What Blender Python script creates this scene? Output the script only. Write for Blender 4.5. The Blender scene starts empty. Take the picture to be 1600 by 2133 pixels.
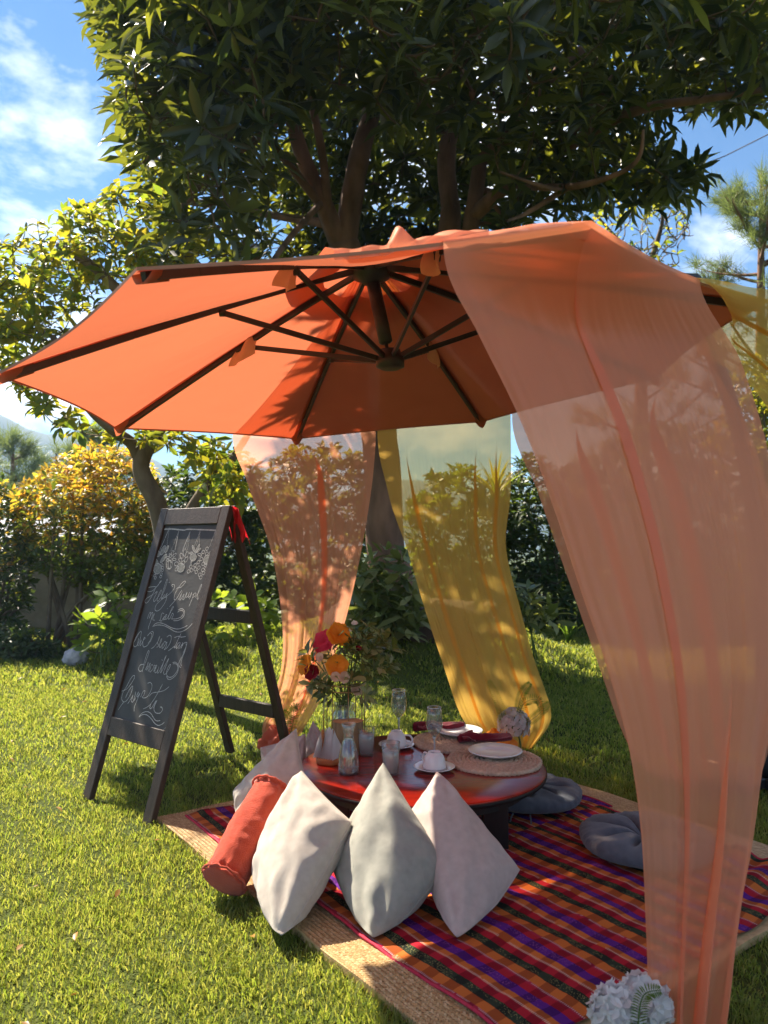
import bpy, math, random
import numpy as np
from mathutils import Vector, Matrix, noise as mnoise

rnd = random.Random(7)
rng = np.random.default_rng(11)
S = bpy.context.scene
COL = S.collection
R = math.radians

# ------------------------------------------------------------------ camera, sky, sun, exposure
CAM_H = 1.4
PITCH = math.atan(63.5 / 1602)
cam_data = bpy.data.cameras.new('camera')
cam = bpy.data.objects.new('camera', cam_data)
COL.objects.link(cam)
cam.location = (0, 0, CAM_H)
cam.rotation_euler = (math.pi / 2 + PITCH, 0, 0)
cam_data.sensor_fit = 'VERTICAL'
cam_data.sensor_height = 36
cam_data.lens = 36 * 1602 / 2133
cam_data.clip_start = 0.05
cam_data.clip_end = 3000
cam_data.dof.use_dof = True
cam_data.dof.focus_distance = 3.5
cam_data.dof.aperture_fstop = 3.6
S.camera = cam

SUN_EL = R(45)
SUN_AZ = R(-43)                       # clockwise from +Y, so the sun stands behind the scene on the left
world = bpy.data.worlds.new('World')
S.world = world
world.use_nodes = True
wn, wl = world.node_tree.nodes, world.node_tree.links
bg = wn['Background']
sky = wn.new('ShaderNodeTexSky')
sky.sky_type = 'NISHITA'
sky.sun_disc = False
sky.sun_elevation = SUN_EL
sky.sun_rotation = SUN_AZ
sky.altitude = 1500
sky.air_density = 1.0
sky.dust_density = 0.0
sky.ozone_density = 2.5
tc = wn.new('ShaderNodeTexCoord')
mp = wn.new('ShaderNodeMapping')
mp.inputs['Location'].default_value = (-2.3, -1.19, 0.86)
mp.inputs['Scale'].default_value = (1.0, 1.0, 1.7)
wl.new(tc.outputs['Generated'], mp.inputs['Vector'])
nz = wn.new('ShaderNodeTexNoise')
nz.inputs['Scale'].default_value = 3.0
nz.inputs['Detail'].default_value = 9
nz.inputs['Roughness'].default_value = 0.58
nz.inputs['Distortion'].default_value = 0.25
wl.new(mp.outputs[0], nz.inputs['Vector'])
cr = wn.new('ShaderNodeValToRGB')
cr.color_ramp.elements[0].position = 0.52
cr.color_ramp.elements[1].position = 0.66
wl.new(nz.outputs['Fac'], cr.inputs['Fac'])
mixs = wn.new('ShaderNodeMix')
mixs.data_type = 'RGBA'
wl.new(cr.outputs['Color'], mixs.inputs['Factor'])
hs = wn.new('ShaderNodeHueSaturation')
hs.inputs['Saturation'].default_value = 1.3
hs.inputs['Value'].default_value = 0.95
wl.new(sky.outputs[0], hs.inputs['Color'])
wl.new(hs.outputs[0], mixs.inputs['A'])
mixs.inputs['B'].default_value = (12, 12, 12.2, 1)
wl.new(mixs.outputs['Result'], bg.inputs['Color'])
bg.inputs['Strength'].default_value = 0.052

sun_data = bpy.data.lights.new('sun', 'SUN')
sun_data.energy = 5.0
sun_data.angle = R(0.55)
sun_data.color = (1.0, 0.9, 0.75)
sun = bpy.data.objects.new('sun', sun_data)
COL.objects.link(sun)
SUN_DIR = Vector((math.sin(SUN_AZ) * math.cos(SUN_EL), math.cos(SUN_AZ) * math.cos(SUN_EL), math.sin(SUN_EL)))
sun.rotation_euler = SUN_DIR.to_track_quat('Z', 'Y').to_euler()

S.view_settings.view_transform = 'Standard'
S.view_settings.look = 'None'
S.view_settings.gamma = 1
S.view_settings.exposure = 1.75
S.view_settings.use_curve_mapping = False
S.render.engine = 'CYCLES'
S.cycles.max_bounces = 10
S.cycles.diffuse_bounces = 4
S.cycles.glossy_bounces = 4
S.cycles.transmission_bounces = 8
S.cycles.transparent_max_bounces = 28
S.cycles.caustics_reflective = False
S.cycles.caustics_refractive = False
S.cycles.sample_clamp_indirect = 8
S.cycles.use_denoising = True

# ------------------------------------------------------------------ helpers: surveying
CP, SP = math.cos(PITCH), math.sin(PITCH)


def ray(px, py):
    a, b = (px - 800) / 1602, (1066.5 - py) / 1602
    return Vector((a, CP - SP * b, SP + CP * b))


def at(px, py, Y):
    d = ray(px, py)
    k = Y / d.y
    return Vector((d.x * k, Y, CAM_H + d.z * k))


def gnd(px, py, z=0.0):
    d = ray(px, py)
    k = (z - CAM_H) / d.z
    return Vector((d.x * k, d.y * k, z))


def in_poly(x, y, poly):
    x, y = np.asarray(x, float), np.asarray(y, float)
    c = np.zeros(x.shape, bool)
    n = len(poly)
    for i in range(n):
        x0, y0 = poly[i]
        x1, y1 = poly[(i + 1) % n]
        m = ((y0 > y) != (y1 > y)) & (x < (x1 - x0) * (y - y0) / ((y1 - y0) + 1e-12) + x0)
        c ^= m
    return c


def edge_dist(x, y, poly):
    d = np.full(np.shape(x), 1e9)
    n = len(poly)
    for i in range(n):
        a = np.array(poly[i], float)
        b = np.array(poly[(i + 1) % n], float)
        ab = b - a
        t = np.clip(((x - a[0]) * ab[0] + (y - a[1]) * ab[1]) / (ab @ ab), 0, 1)
        d = np.minimum(d, np.hypot(x - a[0] - t * ab[0], y - a[1] - t * ab[1]))
    return d


# ------------------------------------------------------------------ helpers: objects
def tag(o, label=None, cat=None, group=None, kind=None):
    if label: o['label'] = label
    if cat: o['category'] = cat
    if group: o['group'] = group
    if kind: o['kind'] = kind
    return o


def thing(name, loc, label, cat, group=None):
    o = bpy.data.objects.new(name, None)
    o.empty_display_size = 0.1
    o.location = loc
    COL.objects.link(o)
    return tag(o, label, cat, group)


def wloc(o):
    v = Vector((0, 0, 0))
    while o is not None:
        v += o.location
        o = o.parent
    return v


def link(name, me, mat, parent=None, loc=None):
    o = bpy.data.objects.new(name, me)
    if mat is not None and not me.materials:
        me.materials.append(mat)
    if parent is not None:
        o.parent = parent
    if loc is not None:
        o.location = loc
    COL.objects.link(o)
    return o


def mesh(name, V, F, mat, parent=None, smooth=True, origin=None, uv=None):
    """one mesh object from world-space vertices; origin = world point that becomes its origin"""
    V = np.asarray([tuple(v) for v in V] if not isinstance(V, np.ndarray) else V, float)
    base = wloc(parent) if parent is not None else Vector((0, 0, 0))
    org = Vector(origin) if origin is not None else base
    V = V - np.array(org)
    me = bpy.data.meshes.new(name)
    if isinstance(F, np.ndarray):
        n, k = F.shape
        me.vertices.add(len(V))
        me.vertices.foreach_set('co', V.astype(np.float32).ravel())
        me.loops.add(n * k)
        me.loops.foreach_set('vertex_index', F.astype(np.int32).ravel())
        me.polygons.add(n)
        me.polygons.foreach_set('loop_start', np.arange(0, n * k, k, dtype=np.int32))
        me.polygons.foreach_set('loop_total', np.full(n, k, np.int32))
        me.update(calc_edges=True)
    else:
        me.from_pydata(V.tolist(), [], F)
    if uv is not None:
        l = me.uv_layers.new(name='UVMap')
        idx = np.empty(len(me.loops), np.int32)
        me.loops.foreach_get('vertex_index', idx)
        l.data.foreach_set('uv', np.asarray(uv, np.float32)[idx].ravel())
    if smooth:
        me.polygons.foreach_set('use_smooth', np.ones(len(me.polygons), bool))
    me.update()
    return link(name, me, mat, parent, org - base)


class MB:
    """collects shapes of ONE piece"""
    def __init__(s):
        s.V, s.F = [], []

    def add(s, V, F):
        o = len(s.V)
        s.V += [tuple(v) for v in V]
        s.F += [tuple(i + o for i in f) for f in F]
        return s

    def beam(s, p0, p1, w, t, up=(0, 0, 1), bev=0.12, w1=None, t1=None):
        p0, p1 = Vector(p0), Vector(p1)
        d = (p1 - p0).normalized()
        up = Vector(up)
        side = d.cross(up)
        if side.length < 1e-4: side = d.cross(Vector((1, 0, 0)))
        side.normalize()
        n = side.cross(d)
        w1, t1 = w1 or w, t1 or t
        b = bev * min(w, t)
        V = []
        L = (p1 - p0).length
        eb = min(b, L * .2)
        for q, (ww, tt) in ((0, (w - 2 * b, t - 2 * b)), (eb, (w, t)), (L - eb, (w1, t1)), (L, (w1 - 2 * b, t1 - 2 * b))):
            a, c = ww / 2, tt / 2
            for (i, j) in ((-a + b, -c), (a - b, -c), (a, -c + b), (a, c - b), (a - b, c), (-a + b, c), (-a, c - b), (-a, -c + b)):
                V.append(p0 + d * q + side * i + n * j)
        F = []
        for k in range(3):
            for i in range(8):
                F.append((k * 8 + i, k * 8 + (i + 1) % 8, k * 8 + 8 + (i + 1) % 8, k * 8 + 8 + i))
        F.append(tuple(range(7, -1, -1)))
        F.append(tuple(range(24, 32)))
        return s.add(V, F)

    def tube(s, pts, rad, n=6, cap=True):
        pts = [Vector(p) for p in pts]
        m = len(pts)
        if not hasattr(rad, '__len__'): rad = [rad] * m
        V, F = [], []
        up = None
        for i, p in enumerate(pts):
            d = (pts[min(i + 1, m - 1)] - pts[max(i - 1, 0)])
            if d.length < 1e-9: d = Vector((0, 0, 1))
            d.normalize()
            if up is None:
                up = d.orthogonal().normalized()
            else:
                up = (up - d * up.dot(d))
                if up.length < 1e-5: up = d.orthogonal()
                up.normalize()
            b = d.cross(up)
            for k in range(n):
                a = 2 * math.pi * k / n
                V.append(p + (up * math.cos(a) + b * math.sin(a)) * rad[i])
        for i in range(m - 1):
            for k in range(n):
                F.append((i * n + k, i * n + (k + 1) % n, i * n + n + (k + 1) % n, i * n + n + k))
        if cap:
            F.append(tuple(range(n - 1, -1, -1)))
            F.append(tuple(range((m - 1) * n, m * n)))
        return s.add(V, F)

    def lathe(s, prof, c=(0, 0, 0), n=40, close=False):
        V, F = [], []
        c = Vector(c)
        m = len(prof)
        for (r, z) in prof:
            for k in range(n):
                a = 2 * math.pi * k / n
                V.append((c.x + r * math.cos(a), c.y + r * math.sin(a), c.z + z))
        for i in range(m - 1 + (1 if close else 0)):
            j = (i + 1) % m
            for k in range(n):
                F.append((i * n + k, i * n + (k + 1) % n, j * n + (k + 1) % n, j * n + k))
        if not close:
            if prof[0][0] > 1e-4: F.append(tuple(range(n - 1, -1, -1)))
            if prof[-1][0] > 1e-4: F.append(tuple(range((m - 1) * n, m * n)))
        return s.add(V, F)

    def grid(s, fn, nu, nv, wrap=False):
        V, F = [], []
        for j in range(nv + 1):
            for i in range(nu + 1):
                V.append(fn(i / nu, j / nv))
        for j in range(nv):
            for i in range(nu):
                a = j * (nu + 1) + i
                F.append((a, a + 1, a + nu + 2, a + nu + 1))
        return s.add(V, F)

    def build(s, name, mat, parent=None, smooth=True, origin=None):
        return mesh(name, s.V, s.F, mat, parent, smooth, origin)


def smooth_line(P, k=5):
    P = [Vector(p) for p in P]
    if len(P) < 3: return P
    out = []
    for i in range(len(P) - 1):
        p0, p1, p2, p3 = P[max(i - 1, 0)], P[i], P[i + 1], P[min(i + 2, len(P) - 1)]
        for j in range(k):
            t = j / k
            out.append(0.5 * ((2 * p1) + (p2 - p0) * t + (2 * p0 - 5 * p1 + 4 * p2 - p3) * t * t + (3 * p1 - p0 - 3 * p2 + p3) * t ** 3))
    out.append(P[-1])
    return out


def sharpen(o, ang=35):
    me = o.data
    try:
        me.set_sharp_from_angle(angle=R(ang))
    except Exception:
        pass
    return o


# ------------------------------------------------------------------ helpers: materials
def base_mat(name):
    m = bpy.data.materials.new(name)
    m.use_nodes = True
    n, l = m.node_tree.nodes, m.node_tree.links
    return m, n, l, n['Principled BSDF'], n['Material Output']


def rgba(c):
    return (c[0], c[1], c[2], 1)


def surf(name, c1, c2=None, scale=8, rough=0.6, bump=0.0, bscale=60, spec=0.4, metal=0.0, stretch=(1, 1, 1), sheen=0.0, trans=None, transc=None, coat=0.0, detail=5):
    m, n, l, p, out = base_mat(name)
    t = n.new('ShaderNodeTexCoord')
    mp_ = n.new('ShaderNodeMapping')
    mp_.inputs['Scale'].default_value = stretch
    l.new(t.outputs['Object'], mp_.inputs['Vector'])
    if c2 is not None:
        z = n.new('ShaderNodeTexNoise')
        z.inputs['Scale'].default_value = scale
        z.inputs['Detail'].default_value = detail
        l.new(mp_.outputs[0], z.inputs['Vector'])
        c = n.new('ShaderNodeValToRGB')
        c.color_ramp.elements[0].position = 0.3
        c.color_ramp.elements[1].position = 0.7
        c.color_ramp.elements[0].color = rgba(c1)
        c.color_ramp.elements[1].color = rgba(c2)
        l.new(z.outputs['Fac'], c.inputs['Fac'])
        l.new(c.outputs['Color'], p.inputs['Base Color'])
        colsock = c.outputs['Color']
    else:
        p.inputs['Base Color'].default_value = rgba(c1)
        colsock = None
    p.inputs['Roughness'].default_value = rough
    p.inputs['Specular IOR Level'].default_value = spec
    p.inputs['Metallic'].default_value = metal
    p.inputs['Sheen Weight'].default_value = sheen
    p.inputs['Coat Weight'].default_value = coat
    p.inputs['Coat Roughness'].default_value = 0.08
    if bump:
        z2 = n.new('ShaderNodeTexNoise')
        z2.inputs['Scale'].default_value = bscale
        z2.inputs['Detail'].default_value = 4
        l.new(mp_.outputs[0], z2.inputs['Vector'])
        b = n.new('ShaderNodeBump')
        b.inputs['Strength'].default_value = bump
        b.inputs['Distance'].default_value = 0.01
        l.new(z2.outputs['Fac'], b.inputs['Height'])
        l.new(b.outputs[0], p.inputs['Normal'])
    if trans:
        tr = n.new('ShaderNodeBsdfTranslucent')
        if transc is not None: tr.inputs['Color'].default_value = rgba(transc)
        elif colsock: l.new(colsock, tr.inputs['Color'])
        mx = n.new('ShaderNodeMixShader')
        mx.inputs[0].default_value = trans
        l.new(p.outputs[0], mx.inputs[1])
        l.new(tr.outputs[0], mx.inputs[2])
        l.new(mx.outputs[0], out.inputs['Surface'])
    return m


def leafmat(name, ca, cb, cc, ta, tb, rough=0.42, spec=0.35, trans=0.45):
    """leaf colour differs from leaf to leaf; light shines through the blade"""
    m, n, l, p, out = base_mat(name)
    g = n.new('ShaderNodeNewGeometry')
    oi = n.new('ShaderNodeObjectInfo')
    ad = n.new('ShaderNodeMath'); ad.operation = 'ADD'
    l.new(g.outputs['Random Per Island'], ad.inputs[0])
    l.new(oi.outputs['Random'], ad.inputs[1])
    fr = n.new('ShaderNodeMath'); fr.operation = 'FRACT'
    l.new(ad.outputs[0], fr.inputs[0])
    c = n.new('ShaderNodeValToRGB')
    e = c.color_ramp.elements
    e[0].color, e[1].color = rgba(ca), rgba(cc)
    x = e.new(0.6); x.color = rgba(cb)
    l.new(fr.outputs[0], c.inputs['Fac'])
    l.new(c.outputs['Color'], p.inputs['Base Color'])
    p.inputs['Roughness'].default_value = rough
    p.inputs['Specular IOR Level'].default_value = spec
    t = n.new('ShaderNodeBsdfTranslucent')
    c2 = n.new('ShaderNodeValToRGB')
    c2.color_ramp.elements[0].color = rgba(ta)
    c2.color_ramp.elements[1].color = rgba(tb)
    l.new(fr.outputs[0], c2.inputs['Fac'])
    l.new(c2.outputs['Color'], t.inputs['Color'])
    mx = n.new('ShaderNodeMixShader')
    mx.inputs[0].default_value = trans
    l.new(p.outputs[0], mx.inputs[1])
    l.new(t.outputs[0], mx.inputs[2])
    l.new(mx.outputs[0], out.inputs['Surface'])
    return m


def sheer(name, col, opacity, tint):
    """open weave cloth: light partly passes straight through, the threads scatter the rest"""
    m, n, l, p, out = base_mat(name)
    n.remove(p)
    t = n.new('ShaderNodeTexCoord')
    z = n.new('ShaderNodeTexNoise')
    z.inputs['Scale'].default_value = 3.5
    z.inputs['Detail'].default_value = 3
    l.new(t.outputs['Object'], z.inputs['Vector'])
    mr = n.new('ShaderNodeMapRange')
    mr.inputs['To Min'].default_value = opacity - 0.05
    mr.inputs['To Max'].default_value = opacity + 0.05
    l.new(z.outputs['Fac'], mr.inputs['Value'])
    d = n.new('ShaderNodeBsdfDiffuse'); d.inputs['Color'].default_value = rgba(col)
    tr = n.new('ShaderNodeBsdfTranslucent'); tr.inputs['Color'].default_value = rgba(col)
    gl = n.new('ShaderNodeBsdfGlossy'); gl.inputs['Roughness'].default_value = 0.45
    gl.inputs['Color'].default_value = (1, .9, .85, 1)
    a = n.new('ShaderNodeMixShader'); a.inputs[0].default_value = 0.5
    l.new(d.outputs[0], a.inputs[1]); l.new(tr.outputs[0], a.inputs[2])
    a2 = n.new('ShaderNodeMixShader'); a2.inputs[0].default_value = 0.04
    l.new(a.outputs[0], a2.inputs[1]); l.new(gl.outputs[0], a2.inputs[2])
    tp = n.new('ShaderNodeBsdfTransparent'); tp.inputs['Color'].default_value = rgba(tint)
    mx = n.new('ShaderNodeMixShader')
    l.new(mr.outputs[0], mx.inputs[0])
    l.new(tp.outputs[0], mx.inputs[1]); l.new(a2.outputs[0], mx.inputs[2])
    l.new(mx.outputs[0], out.inputs['Surface'])
    return m


def thin_glass(name, tint=(0.86, 0.89, 0.88), film=.07):
    m, n, l, p, out = base_mat(name)
    n.remove(p)
    fz = n.new('ShaderNodeFresnel')
    gm = n.new('ShaderNodeNewGeometry')
    io = n.new('ShaderNodeMapRange'); io.inputs['To Min'].default_value = 1.8; io.inputs['To Max'].default_value = 1 / 1.8
    l.new(gm.outputs['Backfacing'], io.inputs['Value']); l.new(io.outputs[0], fz.inputs['IOR'])
    gl = n.new('ShaderNodeBsdfGlossy'); gl.inputs['Roughness'].default_value = 0.02
    tp = n.new('ShaderNodeBsdfTransparent'); tp.inputs['Color'].default_value = rgba(tint)
    mx = n.new('ShaderNodeMixShader')
    df = n.new('ShaderNodeBsdfDiffuse'); df.inputs['Color'].default_value = (.8, .82, .8, 1)
    m0 = n.new('ShaderNodeMixShader'); m0.inputs[0].default_value = film
    l.new(tp.outputs[0], m0.inputs[1]); l.new(df.outputs[0], m0.inputs[2])
    l.new(fz.outputs[0], mx.inputs[0]); l.new(m0.outputs[0], mx.inputs[1]); l.new(gl.outputs[0], mx.inputs[2])
    l.new(mx.outputs[0], out.inputs['Surface'])
    return m


M = {}
M['soil'] = surf('soil', (.035, .022, .014), (.08, .05, .032), 9, .95, .8, 30)
M['bark'] = surf('bark', (.1, .055, .035), (.3, .16, .1), 5, .9, 1.0, 26, stretch=(1, 1, .35))
M['bark_pale'] = surf('bark_pale', (.09, .06, .04), (.2, .15, .1), 9, .9, .8, 40, stretch=(1, 1, .4))
M['twig'] = surf('twig', (.09, .06, .035), (.16, .11, .06), 20, .85)
M['green_stem'] = surf('green_stem', (.08, .13, .03), (.12, .17, .05), 15, .6)
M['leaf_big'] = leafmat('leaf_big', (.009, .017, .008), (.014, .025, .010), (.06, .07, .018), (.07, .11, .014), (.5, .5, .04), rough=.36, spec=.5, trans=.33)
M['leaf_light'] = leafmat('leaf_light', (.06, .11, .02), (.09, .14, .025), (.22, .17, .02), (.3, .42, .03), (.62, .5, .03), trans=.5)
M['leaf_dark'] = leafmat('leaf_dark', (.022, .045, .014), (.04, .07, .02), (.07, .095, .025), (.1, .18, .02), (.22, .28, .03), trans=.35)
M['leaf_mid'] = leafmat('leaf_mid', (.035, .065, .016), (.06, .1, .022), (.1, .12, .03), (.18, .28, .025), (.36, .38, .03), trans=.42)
M['leaf_orange'] = leafmat('leaf_orange', (.22, .2, .03), (.34, .23, .03), (.42, .16, .03), (.7, .62, .05), (.88, .42, .04), trans=.52)
M['leaf_hydrangea'] = leafmat('leaf_hydrangea', (.07, .13, .02), (.1, .17, .025), (.15, .2, .03), (.32, .46, .03), (.5, .58, .04), rough=.45, trans=.5)
M['leaf_varieg'] = leafmat('leaf_varieg', (.07, .1, .025), (.14, .17, .05), (.4, .4, .18), (.18, .22, .03), (.4, .4, .08), rough=.35, spec=.5, trans=.35)
M['needle'] = leafmat('needle', (.07, .11, .045), (.1, .15, .06), (.16, .2, .08), (.22, .3, .08), (.34, .4, .1), trans=.4)
M['fern'] = leafmat('fern', (.05, .1, .015), (.07, .13, .02), (.1, .15, .03), (.2, .34, .03), (.3, .4, .03))
M['grass'] = leafmat('grass', (.06, .105, .018), (.12, .165, .028), (.32, .3, .1), (.32, .43, .035), (.58, .55, .09), rough=.5, spec=.25, trans=.48)

# ------------------------------------------------------------------ helpers: foliage
# leaf template: x = half width (+-1), y = along the blade 0..1, z = lift in blade lengths
LEAF = np.array([(0, 0, 0), (-.75, .3, .05), (0, .32, 0), (.75, .3, .05), (-.85, .65, .02), (0, .67, -.04), (.85, .65, .02), (0, 1, -.16)], float)
LEAF[:, 0] *= .5
LEAF_F3 = np.array([(0, 2, 1), (0, 3, 2), (4, 5, 7), (5, 6, 7)])
LEAF_F4 = np.array([(1, 2, 5, 4), (2, 3, 6, 5)])
LEAF_T = np.array([(0, 2, 1), (0, 3, 2), (4, 5, 7), (5, 6, 7), (1, 2, 5), (1, 5, 4), (2, 3, 6), (2, 6, 5)])


def unit(a):
    return a / (np.linalg.norm(a, axis=-1, keepdims=True) + 1e-9)


def leaf_frames(d, n):
    d = unit(d)
    s = unit(np.cross(d, n))
    n2 = np.cross(s, d)
    return d, s, n2


def bulk_leaves(name, pos, d, n, L, W, mat, parent, droop=1.0, kind='stuff', label=None):
    d, s, n2 = leaf_frames(d, n)
    T = LEAF
    DR = np.random.default_rng(len(pos)).uniform(.1, 2.3, len(pos))
    V = (pos[:, None, :] + T[None, :, 0, None] * s[:, None, :] * W[:, None, None]
         + T[None, :, 1, None] * d[:, None, :] * L[:, None, None]
         + (T[None, :, 2, None] * droop * DR[:, None, None]) * n2[:, None, :] * L[:, None, None])
    N = len(pos)
    F = (LEAF_T[None] + (np.arange(N) * 8)[:, None, None]).reshape(-1, 3)
    o = mesh(name, V.reshape(-1, 3), F, mat, parent, True)
    if kind: o['kind'] = kind
    return o


LEAF_MESHES = {}


def leaf_proto(key, mat, droop, pointed=True):
    k = (key, round(droop, 2))
    if k not in LEAF_MESHES:
        T = LEAF.copy(); T[:, 2] *= droop
        me = bpy.data.meshes.new('leaf')
        me.from_pydata(T.tolist(), [], [tuple(f) for f in LEAF_F3] + [tuple(f) for f in LEAF_F4])
        me.polygons.foreach_set('use_smooth', np.ones(len(me.polygons), bool))
        me.materials.append(mat)
        LEAF_MESHES[k] = me
    return LEAF_MESHES[k]


def leaf_objects(key, pos, d, n, L, W, mat, parent, droops=(.6, 1.0, 1.5), name='leaf'):
    d, s, n2 = leaf_frames(d, n)
    base = np.array(wloc(parent))
    for i in range(len(pos)):
        me = leaf_proto(key, mat, droops[i % len(droops)])
        o = bpy.data.objects.new(name, me)
        o.parent = parent
        p = pos[i] - base
        m = Matrix(((s[i, 0] * W[i], d[i, 0] * L[i], n2[i, 0] * L[i], p[0]),
                    (s[i, 1] * W[i], d[i, 1] * L[i], n2[i, 1] * L[i], p[1]),
                    (s[i, 2] * W[i], d[i, 2] * L[i], n2[i, 2] * L[i], p[2]), (0, 0, 0, 1)))
        o.matrix_basis = m
        COL.objects.link(o)


def sample_poly(poly, n, g=rng):
    P = np.array(poly, float)
    lo, hi = P.min(0), P.max(0)
    xs, ys = [], []
    while len(xs) < n:
        x = g.uniform(lo[0], hi[0], n); y = g.uniform(lo[1], hi[1], n)
        m = in_poly(x, y, poly)
        xs += x[m].tolist(); ys += y[m].tolist()
    return np.array(xs[:n]), np.array(ys[:n])


def at_np(px, py, Y):
    a, b = (px - 800) / 1602, (1066.5 - py) / 1602
    dy, dz = CP - SP * b, SP + CP * b
    k = Y / dy
    return np.stack([a * k, Y * np.ones_like(a), CAM_H + dz * k], -1)


def whorls(c, axis, per, L, spread, g=rng, jitter=.25, lrange=(.55, 1.18), wl=.3):
    """rosettes of leaves: c (N,3) centres, axis (N,3)"""
    N = len(c)
    axis = unit(axis)
    ref = np.where(np.abs(axis[:, 2:3]) > .9, np.array([[1., 0, 0]]), np.array([[0., 0, 1]]))
    u = unit(np.cross(axis, ref)); v = np.cross(axis, u)
    a = (np.arange(per)[None] * 2.399 + g.uniform(0, 6.28, (N, 1)) + g.normal(0, jitter, (N, per)))[..., None]
    up = (spread + g.normal(0, .22, (N, per)))[..., None]
    rad = u[:, None] * np.cos(a) + v[:, None] * np.sin(a)
    d = unit(rad * np.cos(up) + axis[:, None] * np.sin(up))
    n = unit(axis[:, None] * np.cos(up) - rad * np.sin(up) + g.normal(0, .25, d.shape))
    ln = L * g.uniform(lrange[0], lrange[1], (N, per))
    pos = c[:, None] + axis[:, None] * (g.uniform(-.25, .1, (N, per, 1)) * L) + d * 0.01
    return pos.reshape(-1, 3), d.reshape(-1, 3), n.reshape(-1, 3), ln.ravel(), (ln * wl * g.uniform(.85, 1.15, (N, per))).ravel()


def grow(nodes, targets, mb, r0, r1, sag=.08, g=rng, nseg=4, sides=4, reach=1e9):
    """join every target to the nearest wood already there with a bent twig"""
    nodes = [np.array(q, float) for q in nodes]
    arr = np.array(nodes)
    root = arr[0]
    order = np.argsort(np.linalg.norm(targets - arr.mean(0), axis=1))
    buf = np.empty((len(arr) + len(targets) * nseg, 3))
    buf[:len(arr)] = arr
    m = len(arr)
    axes = np.zeros_like(targets)
    for i in order:
        t = targets[i]
        dd = np.linalg.norm(buf[:m] - t, axis=1) + .55 * np.maximum(0, buf[:m, 2] - t[2] + .15)
        j = int(dd.argmin())
        p = buf[j]
        L = np.linalg.norm(t - p)
        if L < .02: L = .02
        off = g.normal(0, sag, 3) * L
        off[2] -= .1 * L
        pts = []
        for k in range(nseg + 1):
            q = k / nseg
            pts.append(p + (t - p) * q + off * math.sin(math.pi * q) * .8)
        rr = [r0 * (1 - q) + r1 * q for q in np.linspace(0, 1, nseg + 1)]
        if mb is not None and L < reach:
            mb.tube([tuple(q) for q in pts], rr, sides, False)
        for k in range(1, nseg + 1):
            buf[m] = pts[k]; m += 1
        axes[i] = pts[-1] - pts[-2]
    return unit(axes)


# ------------------------------------------------------------------ ground
MOUND = (0.40, 9.0)


def ground_z(x, y):
    x, y = np.asarray(x, float), np.asarray(y, float)
    r2 = ((x - MOUND[0]) / 1.55) ** 2 + ((y - MOUND[1]) / 1.25) ** 2
    z = 0.62 * np.exp(-np.maximum(r2 - .35, 0) * 1.6) * (r2 > -1)
    r3 = ((x + 1.75) / 1.2) ** 2 + ((y - 9.3) / 1.0) ** 2
    z = z + .22 * np.exp(-r3 * 1.3)
    z = z - .012 * np.maximum(y - 11, 0)
    return z


def hc_lawn():
    m, n, l, p, out = base_mat('lawn')
    t = n.new('ShaderNodeTexCoord')
    z = n.new('ShaderNodeTexNoise'); z.inputs['Scale'].default_value = 1.3; z.inputs['Detail'].default_value = 8
    l.new(t.outputs['Object'], z.inputs['Vector'])
    z2 = n.new('ShaderNodeTexNoise'); z2.inputs['Scale'].default_value = 70; z2.inputs['Detail'].default_value = 6
    l.new(t.outputs['Object'], z2.inputs['Vector'])
    mx = n.new('ShaderNodeMix'); mx.data_type = 'FLOAT'; mx.inputs['Factor'].default_value = .55
    l.new(z.outputs['Fac'], mx.inputs['A']); l.new(z2.outputs['Fac'], mx.inputs['B'])
    c = n.new('ShaderNodeValToRGB')
    e = c.color_ramp.elements
    e[0].position, e[0].color = .32, (.028, .045, .01, 1)
    e[1].position, e[1].color = .68, (.12, .13, .03, 1)
    x = e.new(.5); x.color = (.07, .09, .018, 1)
    l.new(mx.outputs['Result'], c.inputs['Fac'])
    l.new(c.outputs['Color'], p.inputs['Base Color'])
    p.inputs['Roughness'].default_value = .9
    p.inputs['Specular IOR Level'].default_value = .1
    b = n.new('ShaderNodeBump'); b.inputs['Strength'].default_value = .9; b.inputs['Distance'].default_value = .03
    l.new(z2.outputs['Fac'], b.inputs['Height']); l.new(b.outputs[0], p.inputs['Normal'])
    return m


M['lawn'] = hc_lawn()
gx = np.concatenate([np.array([-600, -200, -80, -40, -20]), np.linspace(-12, 12, 97), np.array([20, 40, 80, 200, 600])])
gy = np.concatenate([np.array([-60, -20, -6, -2]), np.linspace(0, 18, 73), np.array([24, 40, 80, 200, 700])])
GX, GY = np.meshgrid(gx, gy)
GZ = ground_z(GX, GY)
GZ[GY > 17] = -.08 - np.minimum((GY[GY > 17] - 17) * .02, 6)
nx_, ny_ = len(gx), len(gy)
ii = (np.arange(ny_ - 1)[:, None] * nx_ + np.arange(nx_ - 1)[None]).ravel()
lawn = mesh('lawn', np.stack([GX, GY, GZ], -1).reshape(-1, 3), np.stack([ii, ii + 1, ii + nx_ + 1, ii + nx_], 1), M['lawn'])
tag(lawn, 'green garden lawn in sun and shade around the picnic', kind='structure')

# soil bank round the tree's foot
mb = MB()


def bank(u, v):
    a = u * 2 * math.pi
    rr = 1.02 * v * (1 + .12 * mnoise.noise((math.cos(a) * 1.3, math.sin(a) * 1.3, 3)))
    x, y = MOUND[0] + .05 + rr * 1.22 * math.cos(a), MOUND[1] - .06 + rr * .98 * math.sin(a)
    z = float(ground_z(x, y)) + .075 * (1 - v ** 6) + .05 * mnoise.noise((x * 4, y * 4, 1)) * (1 - v ** 4) - .03 * v ** 8
    return (x, y, z)


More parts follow.
